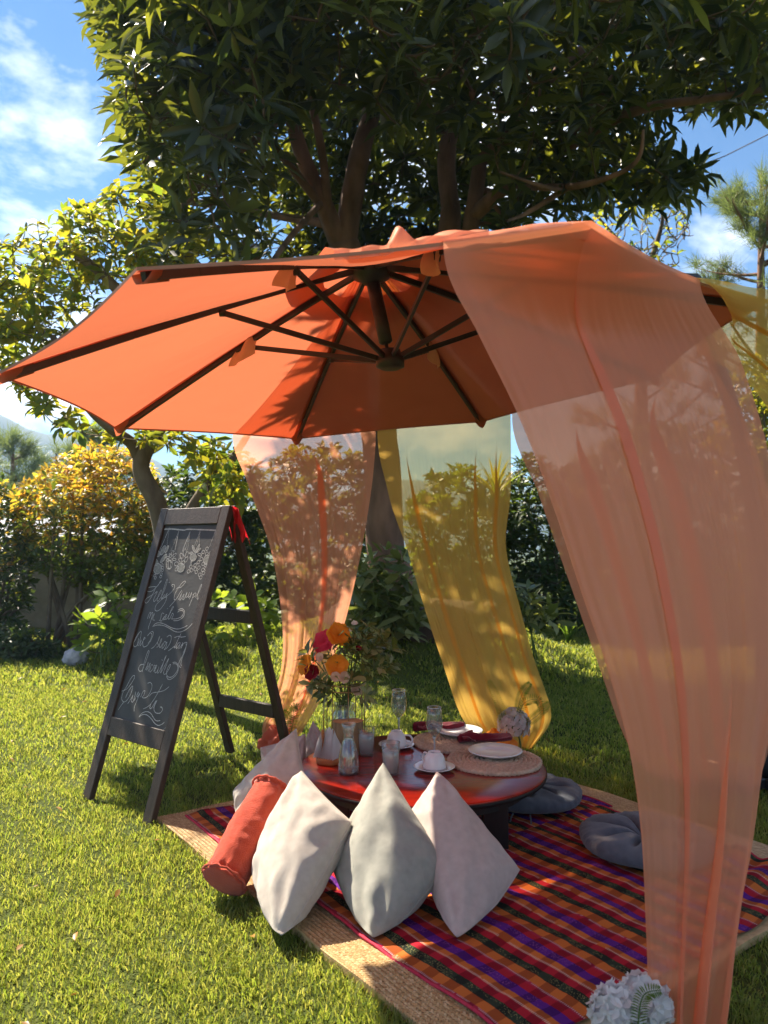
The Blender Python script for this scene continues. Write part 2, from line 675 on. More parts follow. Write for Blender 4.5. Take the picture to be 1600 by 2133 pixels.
mb.grid(bank, 64, 18)
soil = tag(mb.build('soil_bank', M['soil']), 'bare dark soil bank around the big tree', kind='structure')

# far blue hills
M['hill'] = surf('hill', (.03, .05, .03), (.06, .08, .045), .02, .95)
mb = MB()


def hill_fn(u, v):
    a = R(-75 + 150 * u)
    d = 560 + 120 * v
    h = (62 + 34 * mnoise.fractal((u * 7 + 2, 1.3, 0), 1, 2, 4) + 48 * math.exp(-((u - .30) / .09) ** 2)) * math.sin(math.pi * min(v * .5 + .0, 1))
    return (math.sin(a) * d, math.cos(a) * d, -8 + h * 1.1)


mb.grid(hill_fn, 120, 6)
tag(mb.build('hills', M['hill']), 'far blue hills behind the garden', kind='structure')

# ------------------------------------------------------------------ picnic mat footprint (used by the grass too)
E1 = np.array((.592, -.806)); E1 /= np.linalg.norm(E1)
E2 = np.array((-E1[1], E1[0]))
O0 = np.array((-1.11, 3.90))


def mat_pt(a, b):
    return O0 + E1 * a + E2 * b


# ------------------------------------------------------------------ grass
def make_grass():
    P, H, Wd = [], [], []
    for (y0, y1, dens, h, w) in ((1.7, 3.0, 19000, .037, .0036), (3.0, 4.6, 12000, .036, .004), (4.6, 7.5, 4600, .042, .0068), (7.5, 13.5, 1500, .06, .013)):
        n = int((y1 - y0) * (y0 + y1) / 2 * (1.16 if y1 < 4 else 1.46) * dens)
        y = np.sqrt(rng.uniform(y0 ** 2, y1 ** 2, n))
        x = (rng.uniform(-.56, .60, n) if y1 < 4 else rng.uniform(-.74, .72, n)) * y
        rel = np.stack([x, y], 1) - O0
        a, b = rel @ E1, rel @ E2
        keep = ~((a > -.01) & (a < 2.37) & (b > -.0) & (b < 2.1))
        r2 = ((x - MOUND[0] - .05) / 1.2) ** 2 + ((y - MOUND[1] + .06) / .96) ** 2
        keep &= r2 > 1
        # tufts and worn spots
        cl = np.sin(x * 9 + 2 * np.sin(y * 5)) * np.sin(y * 8 + 1.5 * np.sin(x * 7)) + .6 * np.sin(x * 23 + y * 17)
        big = np.sin(x * 1.7 + 1.3 * np.sin(y * 1.1)) * np.sin(y * 1.5 + x * .8)
        keep &= rng.uniform(0, 1, n) < .72 + .25 * cl + .18 * big
        x, y, cl = x[keep], y[keep], cl[keep]
        P.append(np.stack([x, y, ground_z(x, y)], 1))
        H.append(h * rng.uniform(.45, 1.15, len(x)) * (1 + .22 * cl + .15 * big[keep]))
        Wd.append(w * rng.uniform(.7, 1.4, len(x)))
    P, H, Wd = np.concatenate(P), np.concatenate(H), np.concatenate(Wd)
    n = len(P)
    a = rng.uniform(0, 2 * np.pi, n)
    side = np.stack([np.cos(a), np.sin(a), 0 * a], 1)
    b = rng.uniform(0, 2 * np.pi, n)
    lean = np.stack([np.cos(b), np.sin(b), 0 * b], 1) * (H * rng.uniform(.2, 1.1, n))[:, None]
    up = np.array([0, 0, 1.])
    v0 = P - side * Wd[:, None] * .5; v1 = P + side * Wd[:, None] * .5
    mid = P + lean * .35 + up * (H * .62)[:, None]
    v2 = mid - side * Wd[:, None] * .42; v3 = mid + side * Wd[:, None] * .42
    v4 = P + lean + up * (H * rng.uniform(.75, 1, n))[:, None]
    V = np.stack([v0, v1, v2, v3, v4], 1).reshape(-1, 3)
    T = np.array([(0, 1, 3), (0, 3, 2), (2, 3, 4)])
    F = (T[None] + (np.arange(n) * 5)[:, None, None]).reshape(-1, 3)
    o = mesh('grass', V, F, M['grass'], None, True)
    tag(o, 'short mown grass blades covering the lawn', kind='stuff')


make_grass()


def fallen_leaves():
    g = np.random.default_rng(77)
    n = 90
    y = g.uniform(2.2, 8, n); x = g.uniform(-.52, .3, n) * y
    rel = np.stack([x, y], 1) - O0
    a, b = rel @ E1, rel @ E2
    k = ~((a > -.05) & (a < 2.45) & (b > -.05) & (b < 2.2))
    x, y = x[k], y[k]
    pos = np.stack([x, y, ground_z(x, y) + .03], 1)
    an = g.uniform(0, 6.28, len(x))
    d = np.stack([np.cos(an), np.sin(an), g.normal(0, .25, len(x))], 1)
    nn = unit(np.stack([g.normal(0, .3, len(x)), g.normal(0, .3, len(x)), np.ones(len(x))], 1))
    L = g.uniform(.025, .06, len(x))
    o = bulk_leaves('fallen_leaves', pos, d, nn, L, L * .42, M['leaf_fallen'], None)
    tag(o, 'small dry fallen leaves scattered in the grass', kind='stuff')


M['leaf_fallen'] = leafmat('leaf_fallen', (.16, .08, .02), (.3, .16, .03), (.4, .2, .04), (.3, .15, .03), (.5, .25, .04), trans=.25)
fallen_leaves()

# ------------------------------------------------------------------ the big tree
def wood(mb, line, rads, k=5, n=8, nodes=None):
    P = smooth_line(line, k)
    rr = np.interp(np.linspace(0, 1, len(P)), np.linspace(0, 1, len(rads)), rads)
    rr = [r * (1 + .1 * mnoise.noise((p.x * 5, p.y * 5, p.z * 5))) for r, p in zip(rr, P)]
    mb.tube(P, rr, n)
    if nodes is not None: nodes += [np.array(p) for p in P]


CROWN = [(150, -650), (70, -300), (185, -30), (188, 60), (212, 120), (248, 180), (236, 240), (268, 290), (250, 330), (292, 400), (330, 440), (318, 500), (350, 548),
         (1000, 560), (1110, 475), (1230, 445), (1400, 430), (1478, 368), (1375, 305), (1340, 255), (1480, 228), (1620, 235), (1900, 200), (1900, -300), (1500, -650)]


def big_tree():
    base = at(815, 1300, 8.9)
    base.z = float(ground_z(base.x, base.y)) + .02
    root = thing('broadleaf_tree', base, 'big dark tree with long glossy leaves towering over the umbrella', 'tree')
    nodes = []
    trunk = MB()
    T = lambda *q: [at(*p) for p in q]
    wood(trunk, [base - Vector((0, 0, .3)), base + Vector((0, 0, .25))] + T((802, 1130, 8.9), (795, 960, 8.85), (770, 760, 8.7), (735, 590, 8.6), (716, 505, 8.5)), [.36, .27, .22, .21, .21, .2, .17], n=14)
    wood(trunk, T((770, 780, 8.7), (850, 640, 8.7), (925, 520, 8.6), (940, 430, 8.5)), [.16, .14, .13, .11], n=10, nodes=nodes)
    wood(trunk, T((850, 640, 8.7), (960, 540, 8.4), (985, 440, 8.3), (1000, 340, 8.2)), [.1, .1, .09, .08], n=8, nodes=nodes)
    trunk.build('trunk', M['bark'], root)
    limbs = [
        (T((716, 520, 8.5), (735, 400, 8.4), (750, 320, 8.3), (772, 240, 8.3), (800, 90, 8.4), (850, -150, 8.6), (900, -420, 8.8)), [.14, .125, .115, .1, .075, .05, .02]),
        (T((712, 520, 8.5), (672, 420, 8.3), (630, 325, 8.2), (600, 230, 8.2), (540, 90, 8.2), (470, -120, 8.4), (400, -330, 8.6)), [.12, .1, .085, .07, .055, .04, .02]),
        (T((690, 455, 8.35), (600, 340, 8.0), (520, 240, 7.8), (440, 150, 7.6), (350, 60, 7.7)), [.05, .045, .04, .03, .012]),
        (T((685, 440, 8.3), (668, 300, 8.0), (640, 180, 7.9), (615, 50, 7.9), (600, -100, 8)), [.05, .045, .035, .03, .012]),
        (T((640, 100, 7.9), (560, 70, 7.5), (480, 105, 7.1), (410, 95, 6.9)), [.03, .026, .02, .01]),
        (T((940, 440, 8.5), (930, 330, 8.5), (955, 200, 8.5), (1000, 50, 8.6), (1080, -200, 8.8)), [.11, .1, .085, .06, .03]),
        (T((985, 450, 8.3), (1060, 385, 8.0), (1160, 320, 7.7), (1250, 265, 7.4), (1345, 225, 7.2), (1480, 205, 7.1), (1640, 178, 7.1)), [.085, .075, .065, .055, .045, .035, .02]),
        (T((1000, 340, 8.2), (1090, 230, 7.9), (1180, 130, 7.8), (1300, 30, 7.9), (1430, -120, 8.2)), [.075, .06, .05, .04, .02]),
        (T((1060, 385, 8.0), (1180, 390, 7.2), (1280, 365, 6.8), (1330, 330, 6.6), (1340, 270, 6.5)), [.04, .035, .025, .02, .012]),
        (T((715, 470, 8.45), (640, 460, 8.8), (520, 440, 9.2), (420, 420, 9.4), (350, 440, 9.5)), [.06, .055, .04, .03, .012]),
        (T((772, 240, 8.3), (860, 180, 7.4), (940, 150, 6.7), (985, 190, 6.2)), [.05, .04, .028, .012]),
        (T((1160, 320, 7.7), (1290, 150, 7.3), (1420, 60, 7.1), (1560, 20, 7.0)), [.05, .04, .03, .012]),
    ]
    for ln, rd in limbs:
        lm = MB()
        wood(lm, ln, rd, nodes=nodes)
        lm.build('branch', M['bark'], root)
    # secondary wood
    nodes2 = list(nodes)
    x, y = sample_poly(CROWN, 90)
    ed = np.clip(edge_dist(x, y, CROWN) / 280, 0, 1)
    Y = 8.3 + rng.uniform(-1, 1, 90) * (.4 + 2.2 * np.sqrt(ed))
    c = at_np(x, y, Y)
    sec = MB()
    arr = np.array(nodes2)
    for t in c:
        j = int((np.linalg.norm(arr - t, axis=1) + .8 * np.maximum(0, arr[:, 2] - t[2])).argmin())
        p = arr[j]
        off = rng.normal(0, .12, 3) * np.linalg.norm(t - p)
        pts = [p + (t - p) * q + off * math.sin(math.pi * q) for q in np.linspace(0, 1, 8)]
        sec.tube([tuple(q) for q in pts], np.linspace(.035, .012, 8).tolist(), 5, False)
        nodes2 += pts
    # leaf rosettes through the whole crown, dense where it shows
    NV, NA = 2300, 900
    vis = [(q[0], max(q[1], -60)) for q in CROWN]
    x1, y1 = sample_poly(CROWN, 8000)
    m = y1 > -60
    xv, yv = x1[m][:NV], y1[m][:NV]
    xa, ya = x1[~m][:NA], y1[~m][:NA]
    x, y = np.concatenate([xv, xa]), np.concatenate([yv, ya])
    ed = np.clip(edge_dist(x, y, CROWN) / 280, 0, 1)
    # loose outline: gaps near the edge
    q = rng.uniform(-1, 1, len(x))
    front = np.clip(3.4 - (y - 60) / 190, 1.0, 3.4)
    Y = 8.3 + np.where(q > 0, q * 3.4, q * front) * (.12 + .95 * np.sqrt(ed))
    keep = (rng.uniform(0, 1, len(x)) < .6 + 1.2 * ed)
    left_thin = (x < 600) & (y > 150) & (rng.uniform(0, 1, len(x)) < np.clip((y - 100) / 500, .2, .6))
    keep &= ~left_thin
    # the heart of the tree is open: trunk and limbs show from the front
    core = [(560, 560), (590, 330), (640, 190), (740, 180), (800, 250), (900, 300), (960, 250), (1040, 330), (1060, 420), (1010, 520), (960, 560)]
    inn = in_poly(x, y, core)
    Y = np.where(inn, 8.9 + np.abs(Y - 8.3) * .8, Y)
    c = at_np(x, y, Y)[keep]
    # unseen foliage low behind the canopy, added to shade the lawn
    lx, ly = sample_poly([(300, 560), (1000, 545), (1120, 700), (960, 790), (450, 800), (330, 690)], 330)
    c = np.concatenate([c, at_np(lx, ly, rng.uniform(8.3, 11.2, 330))])
    bx, by = sample_poly([(520, 620), (1000, 600), (1060, 760), (960, 830), (560, 850)], 330)
    c = np.concatenate([c, at_np(bx, by, rng.uniform(8.2, 10.2, 330))])
    # boughs front left, and unseen ones over the umbrella, added for dappled shade
    fx, fy = sample_poly([(250, 150), (420, 130), (500, 240), (490, 520), (350, 545), (325, 480), (300, 400), (262, 300)], 60)
    ox, oy = sample_poly([(260, -420), (860, -420), (900, -60), (800, 45), (640, 20), (520, 70), (400, 40), (250, -40)], 120)
    nx1, ny1 = sample_poly([(260, 0), (640, 0), (610, 260), (430, 300), (280, 200)], 80)
    extra = np.concatenate([at_np(nx1, ny1, rng.uniform(5.2, 6.6, 80)), at_np(fx, fy, rng.uniform(5.4, 6.9, 60)), at_np(ox, oy, rng.uniform(4.5, 5.9, 120))])
    for ln in ([(600, 230, 8.2), (500, 170, 7.2), (420, 160, 6.4), (340, 250, 6.1)], [(600, 230, 8.2), (520, 300, 7.2), (440, 360, 6.6), (380, 440, 6.4)],
               [(640, 180, 7.9), (600, -20, 6.6), (520, -150, 5.6), (430, -120, 5.1)], [(800, 90, 8.4), (760, -120, 6.8), (700, -220, 5.6), (640, -120, 5.0)]):
        P = smooth_line([at(*q) for q in ln], 5)
        sec.tube(P, np.linspace(.045, .014, len(P)).tolist(), 6, False)
        nodes2 += [np.array(p) for p in P]
    # hidden low twigs behind the canopy, added to cast leaf shadows on it
    tws = np.stack([rng.uniform(-1.5, 1.0, 26), rng.uniform(4.9, 5.9, 26), rng.uniform(2.75, 3.2, 26)], 1)
    hang = smooth_line([at(672, 420, 8.3), at(600, 500, 7.2), at(560, 570, 6.3), Vector((-.7, 5.5, 3.15))], 6)
    sec.tube(hang, np.linspace(.04, .012, len(hang)).tolist(), 6, False)
    nodes2 += [np.array(p) for p in hang]
    c = np.concatenate([c, extra, tws])
    tw = MB()
    ax = grow(nodes2, c, tw, .012, .005, sides=3, nseg=3)
    sec.build('boughs', M['bark'], root)['kind'] = 'stuff'
    tw.build('twigs', M['twig'], root)['kind'] = 'stuff'
    axis = unit(ax * .5 + np.array([0, 0, .55]) + rng.normal(0, .3, ax.shape))
    pos, d, n, L, W = whorls(c, axis, 9, .285, .35, wl=.27)
    d[:, 2] -= .12
    # the 300 that show largest become leaves of their own
    k = pos[:, 1] * CP
    px = 800 + 1602 * pos[:, 0] / pos[:, 1]
    pz = 1130 - 1602 * (pos[:, 2] - CAM_H) / pos[:, 1]
    show = L / pos[:, 1] * ((px > 10) & (px < 1590) & (pz > 5) & (pz < 470))
    big = np.argsort(-show)[:300]
    rest = np.ones(len(pos), bool); rest[big] = False
    leaf_objects('big', pos[big], d[big], n[big], L[big], W[big], M['leaf_big'], root)
    bulk_leaves('leaves', pos[rest], d[rest], n[rest], L[rest], W[rest], M['leaf_big'], root)


big_tree()


def leafy(name, label, cat, base, poly, Y, dY, nw, per, L, mats, wl=.45, spread=.25, trunk=None, trad=(.08, .05), trunk_mat='bark_pale', split=0, group=None, seed=1, drop=.0, up=.5, stems=0, thin=.0, twigs=True, bias=1.0, jit=0):
    """a tree or shrub: trunk lines (already surveyed), twigs, rosettes of leaves filling the outline `poly`"""
    g = np.random.default_rng(seed)
    root = thing(name, base, label, cat, group)
    nodes = []
    tk = MB()
    if trunk:
        for i, ln in enumerate(trunk):
            r0 = trad[0] if i == 0 else trad[1]
            wood(tk, ln, [r0, r0 * .8, r0 * .45], nodes=nodes)
    x, y = sample_poly(poly, nw, g)
    ed = np.clip(edge_dist(x, y, poly) / (max(p[0] for p in poly) - min(p[0] for p in poly)) * 4, 0, 1)
    Yv = Y + g.uniform(-1, 1, nw) * dY * (.25 + .75 * np.sqrt(ed))
    if thin:
        kp = g.uniform(0, 1, nw) < 1 - thin + thin * ed
        x, y, Yv = x[kp], y[kp], Yv[kp]
    c = at_np(x, y, Yv)
    if jit: c += g.normal(0, jit, c.shape)
    c[:, 2] = np.maximum(c[:, 2], ground_z(c[:, 0], c[:, 1]) + .04)
    if stems:
        b = np.array(base)
        for k in range(stems):
            t = c[g.integers(len(c))]
            s = b + np.array([g.normal(0, .12), g.normal(0, .12), 0])
            P = [s + (t - s) * q + np.array([0, 0, .15]) * math.sin(math.pi * q) for q in np.linspace(0, 1, 6)]
            tk.tube([tuple(p) for p in P], np.linspace(trad[1], trad[1] * .35, 6).tolist(), 5)
            nodes += P
    if tk.V: tk.build('trunk' if trunk else 'stems', M[trunk_mat], root)
    tw = MB()
    ax = grow(nodes, c, tw, max(.006, L * .05), max(.0025, L * .02), sides=3, nseg=3, g=g)
    if twigs and tw.V: tw.build('twigs', M['twig'], root)['kind'] = 'stuff'
    axis = unit(ax * .6 + np.array([0, -.15, up]) + g.normal(0, .35, ax.shape))
    pos, d, n, ln, w = whorls(c, axis, per, L, spread, g, wl=wl)
    d[:, 2] -= drop
    if len(mats) == 2:      # young leaves sit on the outer and upper shoots
        zz = (pos[:, 2] - pos[:, 2].min()) / (np.ptp(pos[:, 2]) + 1e-6)
        yng = g.uniform(0, 1, len(pos)) < np.clip((zz - .25) * bias, 0, .85)
    else:
        yng = np.zeros(len(pos), bool)
    old = ~yng
    if split:
        px = 800 + 1602 * pos[:, 0] / pos[:, 1]
        pz = 1130 - 1602 * (pos[:, 2] - CAM_H) / pos[:, 1]
        show = ln / pos[:, 1] * ((px > 5) & (px < 1595) & (pz > 5)) * old
        big = np.argsort(-show)[:split]
        leaf_objects(name, pos[big], d[big], n[big], ln[big], w[big], M[mats[0]], root, droops=(.5, .9))
        old = old.copy(); old[big] = False
    if old.sum(): bulk_leaves('leaves', pos[old], d[old], n[old], ln[old], w[old], M[mats[0]], root)
    if yng.sum(): bulk_leaves('young_leaves', pos[yng], d[yng], n[yng], ln[yng], w[yng], M[mats[1]], root)
    return root


A = at
# small light tree on the left
leafy('small_tree', 'light green small tree with crooked trunk behind the chalkboard sign', 'tree', Vector((-2.05, 7.0, 0)),
      [(-60, 560), (0, 500), (60, 470), (140, 440), (250, 395), (330, 400), (400, 440), (450, 520), (420, 560), (300, 575), (230, 610), (150, 690), (70, 770), (150, 850), (240, 900), (440, 900), (510, 960), (495, 1060), (430, 1050), (400, 960), (330, 920), (220, 910), (120, 890), (60, 840), (-10, 800), (-80, 700)],
      6.7, .75, 800, 6, .14, ['leaf_light'], wl=.42, spread=.3,
      trunk=[[Vector((-2.05, 7.0, -.1)), A(345, 1180, 7.00), A(330, 1060, 6.95), A(296, 985, 6.90), A(300, 945, 6.85), A(335, 880, 6.80), A(345, 780, 6.70), A(330, 650, 6.70)],
             [A(297, 975, 6.90), A(275, 925, 6.80), A(235, 895, 6.60), A(170, 830, 6.40), A(110, 700, 6.40)],
             [A(345, 780, 6.70), A(290, 660, 6.60), A(200, 560, 6.50), A(120, 510, 6.50)],
             [A(345, 1150, 7.00), A(400, 1060, 7.00), A(440, 1000, 7.00), A(480, 960, 7.00), A(520, 900, 7.00)]],
      trad=(.1, .06), split=160, seed=3, drop=.15, thin=.45)
# shrub with orange young leaves
leafy('orange_shrub', 'tall shrub tipped with orange and yellow young leaves left of the chalkboard', 'shrub', Vector((-4.15, 10.2, 0)),
      [(20, 1040), (60, 1000), (120, 955), (190, 925), (250, 935), (310, 960), (335, 1020), (330, 1130), (310, 1220), (240, 1250), (150, 1225), (90, 1200), (40, 1160)],
      10.2, .9, 900, 9, .12, ['leaf_mid', 'leaf_orange'], wl=.4, spread=.4, stems=9, trad=(.06, .035), seed=5, bias=1.8,
      trunk=[[Vector((-4.1, 10.2, -.1)), A(165, 1230, 10.2), A(150, 1130, 10.1)], [Vector((-3.7, 10.3, -.1)), A(230, 1240, 10.3), A(240, 1120, 10.3)]])
leafy('green_shrub', 'tall dark green shrub at the left edge of the lawn', 'shrub', Vector((-5.3, 10.6, 0)),
      [(-120, 1060), (-60, 1000), (10, 1000), (60, 1050), (75, 1150), (60, 1260), (40, 1370), (-140, 1370)], 10.6, .8, 620, 9, .12, ['leaf_dark', 'leaf_orange'], wl=.42, spread=.4, stems=8, trad=(.05, .03), seed=6, bias=.5)
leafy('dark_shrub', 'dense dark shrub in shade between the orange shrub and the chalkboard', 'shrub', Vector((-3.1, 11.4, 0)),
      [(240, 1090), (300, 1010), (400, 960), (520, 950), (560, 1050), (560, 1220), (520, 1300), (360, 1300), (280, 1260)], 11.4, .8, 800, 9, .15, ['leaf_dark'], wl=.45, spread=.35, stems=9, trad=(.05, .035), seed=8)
leafy('green_shrub', 'broad dark shrub beyond the left picture edge beside the shed', 'shrub', Vector((-7.6, 10.4, 0)),
      [(-520, 1080), (-420, 1000), (-300, 985), (-190, 1010), (-110, 1090), (-90, 1230), (-110, 1375), (-520, 1375)], 10.4, .9, 520, 9, .13, ['leaf_mid', 'leaf_orange'], wl=.42, spread=.4, stems=8, trad=(.05, .03), seed=61, bias=.4)
leafy('low_shrub', 'low dark shrub along the garden wall on the left', 'shrub', Vector((-4.6, 9.6, 0)),
      [(-60, 1330), (20, 1300), (110, 1335), (150, 1372), (120, 1388), (-60, 1392)], 9.3, .4, 240, 8, .1, ['leaf_dark'], wl=.4, spread=.3, stems=6, trad=(.03, .02), seed=9)
# broad shrubs behind the tree and on the right
leafy('broad_shrub', 'dense dark shrub behind the curtains left of the tree trunk', 'shrub', Vector((-1.0, 12.4, 0)),
      [(520, 1010), (600, 930), (700, 930), (790, 980), (800, 1120), (790, 1290), (530, 1300), (500, 1150)], 12.4, .9, 760, 9, .17, ['leaf_mid'], wl=.45, spread=.35, stems=9, trad=(.05, .035), seed=10)
leafy('broad_shrub', 'dense shrub behind the yellow curtain right of the tree trunk', 'shrub', Vector((1.2, 12.7, 0)),
      [(850, 1050), (900, 990), (960, 965), (1010, 1000), (1060, 1060), (1060, 1290), (860, 1290)], 12.7, .8, 620, 9, .16, ['leaf_mid'], wl=.42, spread=.35, stems=8, trad=(.05, .035), seed=11)
leafy('tall_shrub', 'tall dark green shrub seen between the yellow and peach curtains', 'shrub', Vector((2.75, 12.6, 0)),
      [(1040, 1040), (1070, 965), (1110, 945), (1160, 985), (1230, 960), (1250, 1100), (1240, 1300), (1050, 1300)], 12.4, .8, 760, 9, .16, ['leaf_dark'], wl=.42, spread=.3, stems=9, trad=(.06, .04), seed=12)
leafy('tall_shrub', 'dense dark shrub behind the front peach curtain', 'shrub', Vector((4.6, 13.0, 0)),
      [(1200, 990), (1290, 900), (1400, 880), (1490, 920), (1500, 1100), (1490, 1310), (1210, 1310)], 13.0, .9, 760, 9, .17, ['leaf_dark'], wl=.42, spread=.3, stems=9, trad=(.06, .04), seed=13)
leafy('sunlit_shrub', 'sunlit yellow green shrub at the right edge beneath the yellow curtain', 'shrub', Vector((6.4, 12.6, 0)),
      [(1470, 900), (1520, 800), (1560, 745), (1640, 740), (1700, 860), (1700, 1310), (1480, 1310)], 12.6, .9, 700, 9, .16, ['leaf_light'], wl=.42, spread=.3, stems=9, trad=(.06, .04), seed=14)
# plants on the bank
leafy('leafy_plant', 'large dark variegated leaf plant at the foot of the big tree', 'plant', Vector((.05, 8.15, float(ground_z(.05, 8.15)))),
      [(730, 1290), (745, 1170), (790, 1130), (850, 1160), (880, 1260), (870, 1330), (800, 1350), (745, 1345)], 8.0, .3, 80, 5, .27, ['leaf_varieg'], wl=.36, spread=.55, stems=9, trad=(.02, .012), trunk_mat='green_stem', split=150, seed=15, twigs=False, drop=.25)
leafy('leafy_plant', 'reddish green leaf plant on the bank beside the yellow curtain', 'plant', Vector((1.55, 8.1, float(ground_z(1.55, 8.1)))),
      [(990, 1250), (1050, 1190), (1110, 1230), (1160, 1280), (1150, 1310), (1080, 1325), (1000, 1320)], 8.1, .25, 50, 5, .2, ['leaf_varieg'], wl=.36, spread=.55, stems=7, trad=(.015, .01), trunk_mat='green_stem', split=110, seed=16, twigs=False)
# hydrangea shrubs on the lawn's left
HB = gnd(235, 1392)
leafy('hydrangea_shrub', 'hydrangea shrub with big sunlit leaves left of the chalkboard', 'shrub', HB,
      [(130, 1330), (150, 1285), (190, 1250), (205, 1205), (240, 1195), (270, 1240), (300, 1200), (330, 1290), (320, 1370), (250, 1385), (190, 1375), (150, 1360)], HB.y, .35, 34, 6, .17, ['leaf_hydrangea'], wl=.62, spread=.2, stems=12, trad=(.014, .009), trunk_mat='green_stem', split=204, seed=17, twigs=True, drop=.1)
HC = gnd(505, 1372)
leafy('hydrangea_shrub', 'low hydrangea shrub with bright leaves seen through the chalkboard legs', 'shrub', HC,
      [(440, 1300), (450, 1250), (490, 1228), (540, 1240), (575, 1250), (590, 1300), (560, 1340), (500, 1355), (450, 1345)], HC.y, .35, 30, 6, .17, ['leaf_hydrangea'], wl=.62, spread=.2, stems=10, trad=(.014, .009), trunk_mat='green_stem', split=180, seed=18, twigs=True, drop=.1)


# strap-leaved clumps
def strap_clump(name, label, base, n, L, mat, seed, lean=.8):
    g = random.Random(seed)
    root = thing(name, base, label, 'plant')
    for i in range(n):
        a = g.uniform(0, 6.28); l = L * g.uniform(.7, 1.1); le = g.uniform(.2, lean)
        d = Vector((math.cos(a), math.sin(a), 0)); s = Vector((-d.y, d.x, 0))
        m = MB()
        m.grid(lambda u, v: base + d * (le * l * v ** 1.6) + Vector((0, 0, l * (v - .35 * le * v ** 2.6))) + s * ((u - .5) * l * .07 * (1 - v ** 2.5) + .0), 2, 6)
        m.build('blade', M[mat], root)


strap_clump('strap_plant', 'pale spiky strap leaf plant at the right end of the soil bank', gnd(1183, 1345), 26, .42, 'fern', 4)
strap_clump('grass_clump', 'dark tall grass clump in front of the dark shrubs', gnd(1080, 1318), 40, .9, 'leaf_dark', 5, .6)
strap_clump('palm_plant', 'spiky yellow green palm top above the shrubs behind the yellow curtain', Vector((1.72, 11.8, .0)) + Vector((0, 0, 2.0)), 30, .8, 'leaf_light', 6, 1.1)
pt = MB().tube([(1.72, 11.8, -.1), (1.74, 11.8, 1.0), (1.72, 11.8, 2.05)], [.09, .07, .06], 8)
pt.build('trunk', M['bark_pale'], bpy.data.objects['palm_plant'])


# pines
def needles(root, tufts, axes, L, per, mat, g, width):
    N = len(tufts)
    d = unit(axes[:, None] * .9 + g.normal(0, .55, (N, per, 3)))
    p0 = tufts[:, None] + g.normal(0, L * .12, (N, per, 3))
    sd = unit(np.cross(d, g.normal(0, 1, (N, per, 3)))) * width
    ln = L * g.uniform(.6, 1.1, (N, per, 1))
    tip = p0 + d * ln + np.array([0, 0, -.12]) * ln
    V = np.stack([p0 - sd, p0 + sd, tip], 2).reshape(-1, 3)
    F = np.arange(len(V)).reshape(-1, 3)
    o = mesh('needles', V, F, M[mat], root, False)
    o['kind'] = 'stuff'


def pine(name, label, base, H, limbs, nt, L, per, width, seed, trunk_r=.16, lean=(0, 0)):
    g = np.random.default_rng(seed)
    root = thing(name, base, label, 'tree')
    b = np.array(base)
    tk = MB()
    top = b + np.array([lean[0], lean[1], H])
    nodes = []
    wood(tk, [Vector(b - [0, 0, .2]), Vector(b + (top - b) * .5), Vector(top)], [trunk_r, trunk_r * .7, .02], nodes=nodes)
    tk.build('trunk', M['bark'], root)
    tufts, axes = [], []
    bm_ = MB()
    for i in range(limbs):
        h = g.uniform(.28, .98)
        p = b + (top - b) * h
        a = g.uniform(0, 6.28)
        l = (1.08 - h) * H * .38 + .25
        e = p + np.array([math.cos(a) * l, math.sin(a) * l, l * g.uniform(.25, .75)])
        P = [p + (e - p) * q + np.array([0, 0, l * .22 * (q * q - q)]) for q in np.linspace(0, 1, 7)]
        bm_.tube([tuple(q) for q in P], np.linspace(.035, .008, 7).tolist(), 5, False)
        for k in range(nt):
            q = g.uniform(.35, 1)
            c = p + (e - p) * q + g.normal(0, .12 * l, 3)
            tufts.append(c); ax = (e - p) / l + np.array([0, 0, .9]); axes.append(ax / np.linalg.norm(ax))
            bm_.tube([tuple(p + (e - p) * (q * .85)), tuple(c)], [.008, .004], 3, False)
    for k in range(3):
        tufts.append(top - [0, 0, .12 * k]); axes.append(np.array([0, 0, 1.]))
    bm_.build('branches', M['bark'], root)['kind'] = 'stuff'
    needles(root, np.array(tufts), np.array(axes), L, per, 'needle', g, width)
    return root


pb = Vector((6.7, 13.8, -.05))
pine('pine_tree', 'feathery light green pine rising at the right edge behind the curtains', pb, 8.2, 34, 9, .36, 46, .005, 21, lean=(.2, 0))
pine('pine_tree', 'small pine top left of the tall pine above the peach curtain', Vector((5.1, 15.0, -.05)), 6.2, 24, 8, .34, 44, .005, 22)
for i, (px, py, Y, lab) in enumerate(((28, 905, 30, 'hazy far pine at the left edge above the shrubs'), (118, 935, 34, 'hazy far pine behind the top of the orange shrub'), (195, 900, 26, 'hazy far pine beneath the left corner of the umbrella'), (-40, 960, 27, 'hazy low pine cut by the left picture edge'))):
    t = at(px, py, Y)
    pine('far_pine', lab, Vector((t.x, Y, -.5)), t.z + .5, 22, 7, .75, 26, .014, 30 + i, trunk_r=.2)


